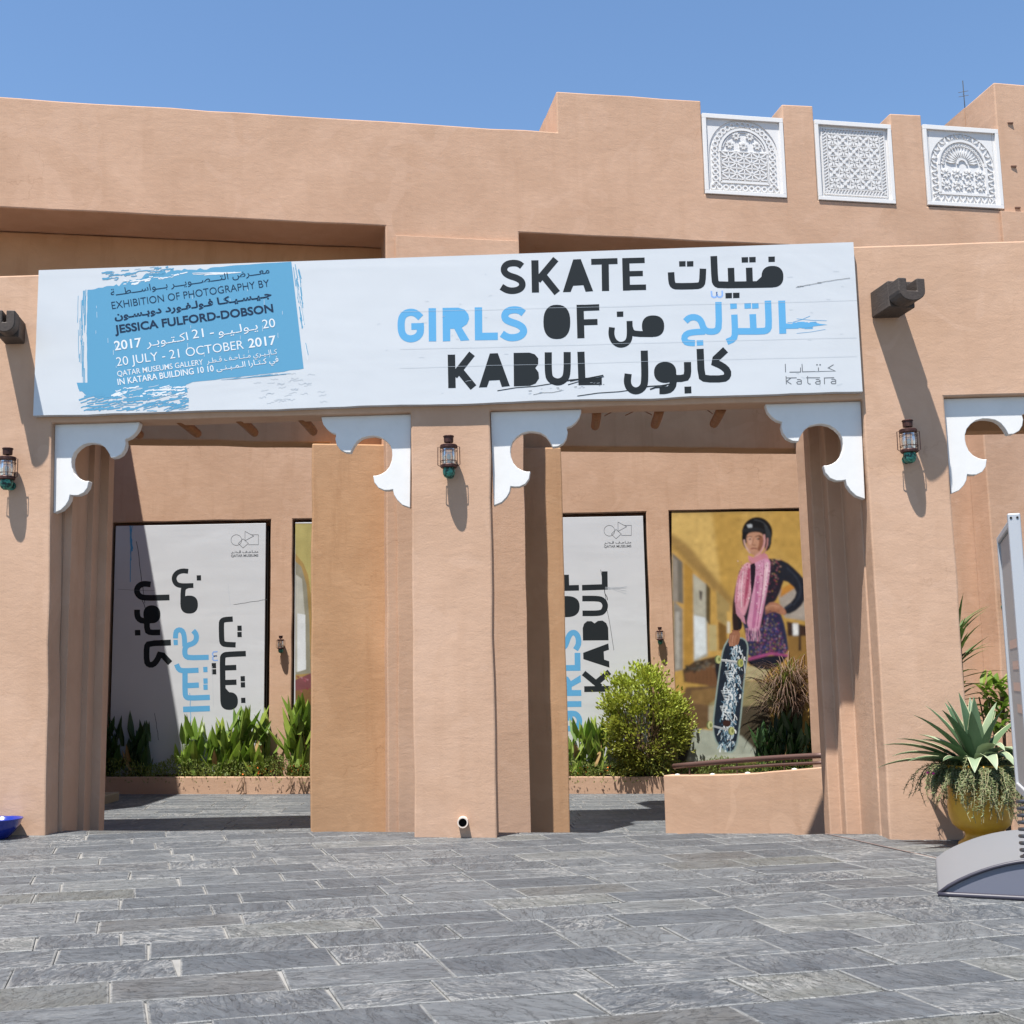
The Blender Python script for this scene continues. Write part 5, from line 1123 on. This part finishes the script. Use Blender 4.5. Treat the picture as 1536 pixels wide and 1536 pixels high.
for i in range(420):
    a = r6.uniform(0, 6.28); a = a if r6.random() < .45 else r6.uniform(math.pi * 1.0, math.pi * 2.0)
    d = Vector((math.cos(a) * .55, math.sin(a) * .8, .5)).normalized(); p = Vector((ux, uy, uz + .71)) + Vector((math.cos(a), math.sin(a), 0)) * r6.uniform(.12, .30); L_ = r6.uniform(.18, .66) * (.8 if math.cos(a) < -.5 else 1); pts = [p.copy()]; n_ = 12
    for k_ in range(n_):
        d = (d + Vector((r6.gauss(0, .22), r6.gauss(0, .22), -.30 + r6.gauss(0, .12)))).normalized(); p = p + d * L_ / n_; hr_ = math.hypot(p.x - ux, p.y - uy)
        if p.z < uz + .7 and hr_ < .33: p.x = ux + (p.x - ux) * .335 / hr_; p.y = uy + (p.y - uy) * .335 / hr_
        pts.append(p.copy())
    stems.tube(pts, .0028, 4, caps=False)
    for k_ in range(1, n_):
        for j in range(6):
            dd_ = Vector((r6.gauss(0, 1), r6.gauss(0, 1), r6.gauss(0, 1))).normalized(); q_ = pts[k_].lerp(pts[k_ - 1], r6.random()); s_ = dd_.orthogonal().normalized() * .0045; l_ = r6.uniform(.022, .042); b.add([q_ - s_, q_ + s_, q_ + dd_ * l_], [(0, 1, 2)]); rn += [r6.random()] * 3
for i in range(1800):
    a = r6.uniform(0, 6.28); rr = .33 * r6.random() ** .5; q_ = Vector((ux + math.cos(a) * rr, uy + math.sin(a) * rr, uz + .70 + r6.random() * .09)); dd_ = Vector((r6.gauss(0, .7), r6.gauss(0, .7), 1)).normalized(); s_ = dd_.orthogonal().normalized() * .003; b.add([q_ - s_, q_ + s_, q_ + dd_ * .04], [(0, 1, 2)]); rn += [r6.random()] * 3
o = b.build('needles', LF_TRAIL, tr_); attrs(o, rnd=rn); o['kind'] = 'stuff'
stems.build('stems', mat('herb_stem', (.20, .17, .09), .8), tr_)['kind'] = 'stuff'
b = MB()
for i in range(9): b.lathe((ux - .42 + r6.uniform(-.12, .45), uy - r6.uniform(0, .2), uz + .6 + r6.uniform(-.12, .15)), [(0, .012), (.012, .004), (.012, -.006), (0, -.012)], 6)
b.build('flower_bud', PINKF, tr_)
# yucca behind the pillar and bushes beyond
YY = 2.7; yc = U(1446, 1100, (YY, 0)); yu = thing('yucca', (yc.x, YY, -.45), 'spiky dark green yucca rising behind the right pillar edge', 'plant')
b = MB(); b.tube([(yc.x, YY, -.5), (yc.x, YY, 1.2), (yc.x + .02, YY, 2.1)], .045, 7, r1=.03); b.build('trunk', BARK, yu)
for i in range(92):
    z = .9 + 1.25 * (i / 92); a = r6.uniform(0, 6.28); el_ = -.35 + 1.3 * (i / 92) + r6.uniform(-.25, .3); d = Vector((math.cos(a), math.sin(a) * .8, el_)); b = MB(); blade(b, (yc.x + .01, YY, z), d, r6.uniform(.40, .62), .042, .4, 4, .25, peak=.25); b.build('leaf', LF_YUCCA, yu)
bs = U(1500, 1045, (2.75, 0)); bu = thing('leafy_bush', (bs.x, 2.75, -.45), 'light green broad-leaved bush behind the agave beside the sign stand', 'shrub')
for i in range(70):
    a = r6.uniform(0, 6.28); b = MB(); blade(b, (bs.x + r6.gauss(0, .12), 2.75 + r6.gauss(0, .1), bs.z - .45 + r6.uniform(0, .62)), (math.cos(a) * .8, math.sin(a) * .8, r6.uniform(.4, 1.3)), r6.uniform(.2, .34), .085, .7, 5, .2); b.build('leaf', LF_CANNA, bu)
b = MB()
for i in range(7): b.tube([(bs.x + r6.gauss(0, .03), 2.75, -.5), (bs.x + r6.gauss(0, .1), 2.75, bs.z)], .01, 5)
b.build('stem', BARK, bu)

# blue bowl
bx_ = U(-4, 1252, (.02, 0)).x; bl = MB(); bz = gz(bx_)
bl.lathe((bx_, -.02, bz), [(0, 0), (.11, 0), (.12, .01), (.17, .06), (.215, .125), (.235, .175), (.245, .182), (.24, .19), (.222, .18), (.2, .12), (.15, .06), (0, .035)], 36)
o = bl.build('blue_bowl', BLUEG, smooth=True); tag(o, 'cobalt blue glazed bowl on the paving at the foot of the left pillar', 'bowl')

# ---------------------------------------------------------------- sign stand at the right edge
sg = thing('sign_stand', (4.3, -3.3, gz(4)), 'grey water-filled base with a tall aluminium poster frame cut by the right edge', 'sign')
def GP(px, py):
    d = MR @ Vector(((px - 768) / F, -(py - 768) / F, -1)); t_ = (.107 - .018 * CAM.x - CAM.z) / (d.z + .018 * d.x); q = CAM + d * t_; return Vector((q.x, q.y))
OB = GP(1407, 1345); FB = GP(1403, 1293); vb = (FB - OB); DB = vb.length; vb.normalize(); ub = Vector((vb.y, -vb.x)); WB = 1.5; n = 20; print('stand', OB, FB)
def bp(t_, d_, h_):
    p = OB + ub * WB * t_ + vb * d_; return Vector((p.x, p.y, gz(p.x) + h_))
def arc(d_): return [bp(i / n, d_, .03 + .26 * math.sin(math.pi * i / n) ** .8) for i in range(n + 1)]
A_ = arc(0); B_2 = arc(DB); base_n = [bp(i / n, 0, 0) for i in range(n + 1)]; base_f = [bp(i / n, DB, 0) for i in range(n + 1)]
b = MB(); b.add(A_ + B_2, [(i, i + 1, n + 2 + i, n + 1 + i) for i in range(n)], 0)
b.add(A_ + base_n, [(n + 1 + i, n + 2 + i, i + 1, i) for i in range(n)], 1); b.add(B_2 + base_f, [(i, i + 1, n + 2 + i, n + 1 + i) for i in range(n)], 1)
b.add([base_n[0], A_[0], B_2[0], base_f[0]], [(0, 1, 2, 3)], 0); b.add([base_n[-1], A_[-1], B_2[-1], base_f[-1]], [(3, 2, 1, 0)], 0)
o = b.build('water_base', [PLASTIC, PLSIDE], sg, smooth=True); bm = bmesh.new(); bm.from_mesh(o.data); bmesh.ops.remove_doubles(bm, verts=bm.verts, dist=.0005); bmesh.ops.recalc_face_normals(bm, faces=bm.faces); bm.to_mesh(o.data); bm.free(); bevel(o, .02, 3, 45)
o.modifiers['bevel'].harden_normals = True
b = MB(); b.tube([p + Vector((0, -.004, -.012)) for p in A_], .014, 8); b.tube([p + Vector((0, -.004, .018)) for p in base_n], .02, 8); b.build('rubber_trim', PLDARK, sg, smooth=True)
# frame: near edge and far edge
Nn = Vector((3.345, -3.9)); Ff = Vector((3.715, -2.75))
def fp(t_, z, o_=0.0):
    p = Nn.lerp(Ff, t_); nv = Vector(((Ff - Nn).y, -(Ff - Nn).x)).normalized(); return Vector((p.x + nv.x * o_, p.y + nv.y * o_, z))
zt, zb = 2.60, .72
def fbar(t0, t1, za, zb_, o0, o1, m, nm):
    b = MB(); v = [fp(t0, za, o0), fp(t1, za, o0), fp(t1, za, o1), fp(t0, za, o1), fp(t0, zb_, o0), fp(t1, zb_, o0), fp(t1, zb_, o1), fp(t0, zb_, o1)]
    b.add(v, [(0, 3, 2, 1), (4, 5, 6, 7), (0, 1, 5, 4), (1, 2, 6, 5), (2, 3, 7, 6), (3, 0, 4, 7)]); o = b.build(nm, m, sg); bevel(o, .008, 2); return o
fbar(0, .05, zb, zt + .03, -.04, .04, ALU, 'frame_post'); fbar(.95, 1, zb, zt, -.03, .03, ALU, 'frame_post'); fbar(.052, .948, zt - .05, zt, -.03, .03, ALU, 'frame_rail'); fbar(.052, .948, zb, zb + .06, -.03, .03, ALU, 'frame_rail')
fbar(.052, .948, zb + .062, zt - .052, -.012, .012, mat('sign_face', (.36, .33, .31), .5, .3), 'sign_panel')
b = MB()
for o_ in (-.042, .042):
    pass
c1 = fp(.0, zt - .0, -.02); c2 = fp(.0, zt - .0, .02)
for c_ in (c1, c2): b.tube([c_, c_ + (Vector((Nn.x, Nn.y, 0)) - Vector((Ff.x, Ff.y, 0))).normalized() * .004], .008, 8)
b.build('screw', DIRTB, sg)
b = MB()
for (ta, tb, z_, c_) in ((.15, .8, 1.75, 0), (.15, .7, 1.6, 0), (.2, .75, 1.45, 0), (.2, .6, 1.3, 0)):
    v = [fp(ta, z_, -.0135), fp(tb, z_, -.0135), fp(tb, z_ + .06, -.0135), fp(ta, z_ + .06, -.0135)]; b.add(v, [(0, 1, 2, 3)])
b.build('printed_bar', mat('faded_print', (.50, .33, .27), .4), sg)
b = MB(); cc = fp(.5, .3); turns = 9; pts = []
for i in range(turns * 12 + 1): a = 2 * math.pi * i / 12; pts.append(cc + Vector((math.cos(a) * .07, math.sin(a) * .07, .0 + (zb - .3) * i / (turns * 12))))
b.tube(pts, .014, 6); b.build('spring', STEEL, sg, smooth=True)
print('objects', len(scn.objects))
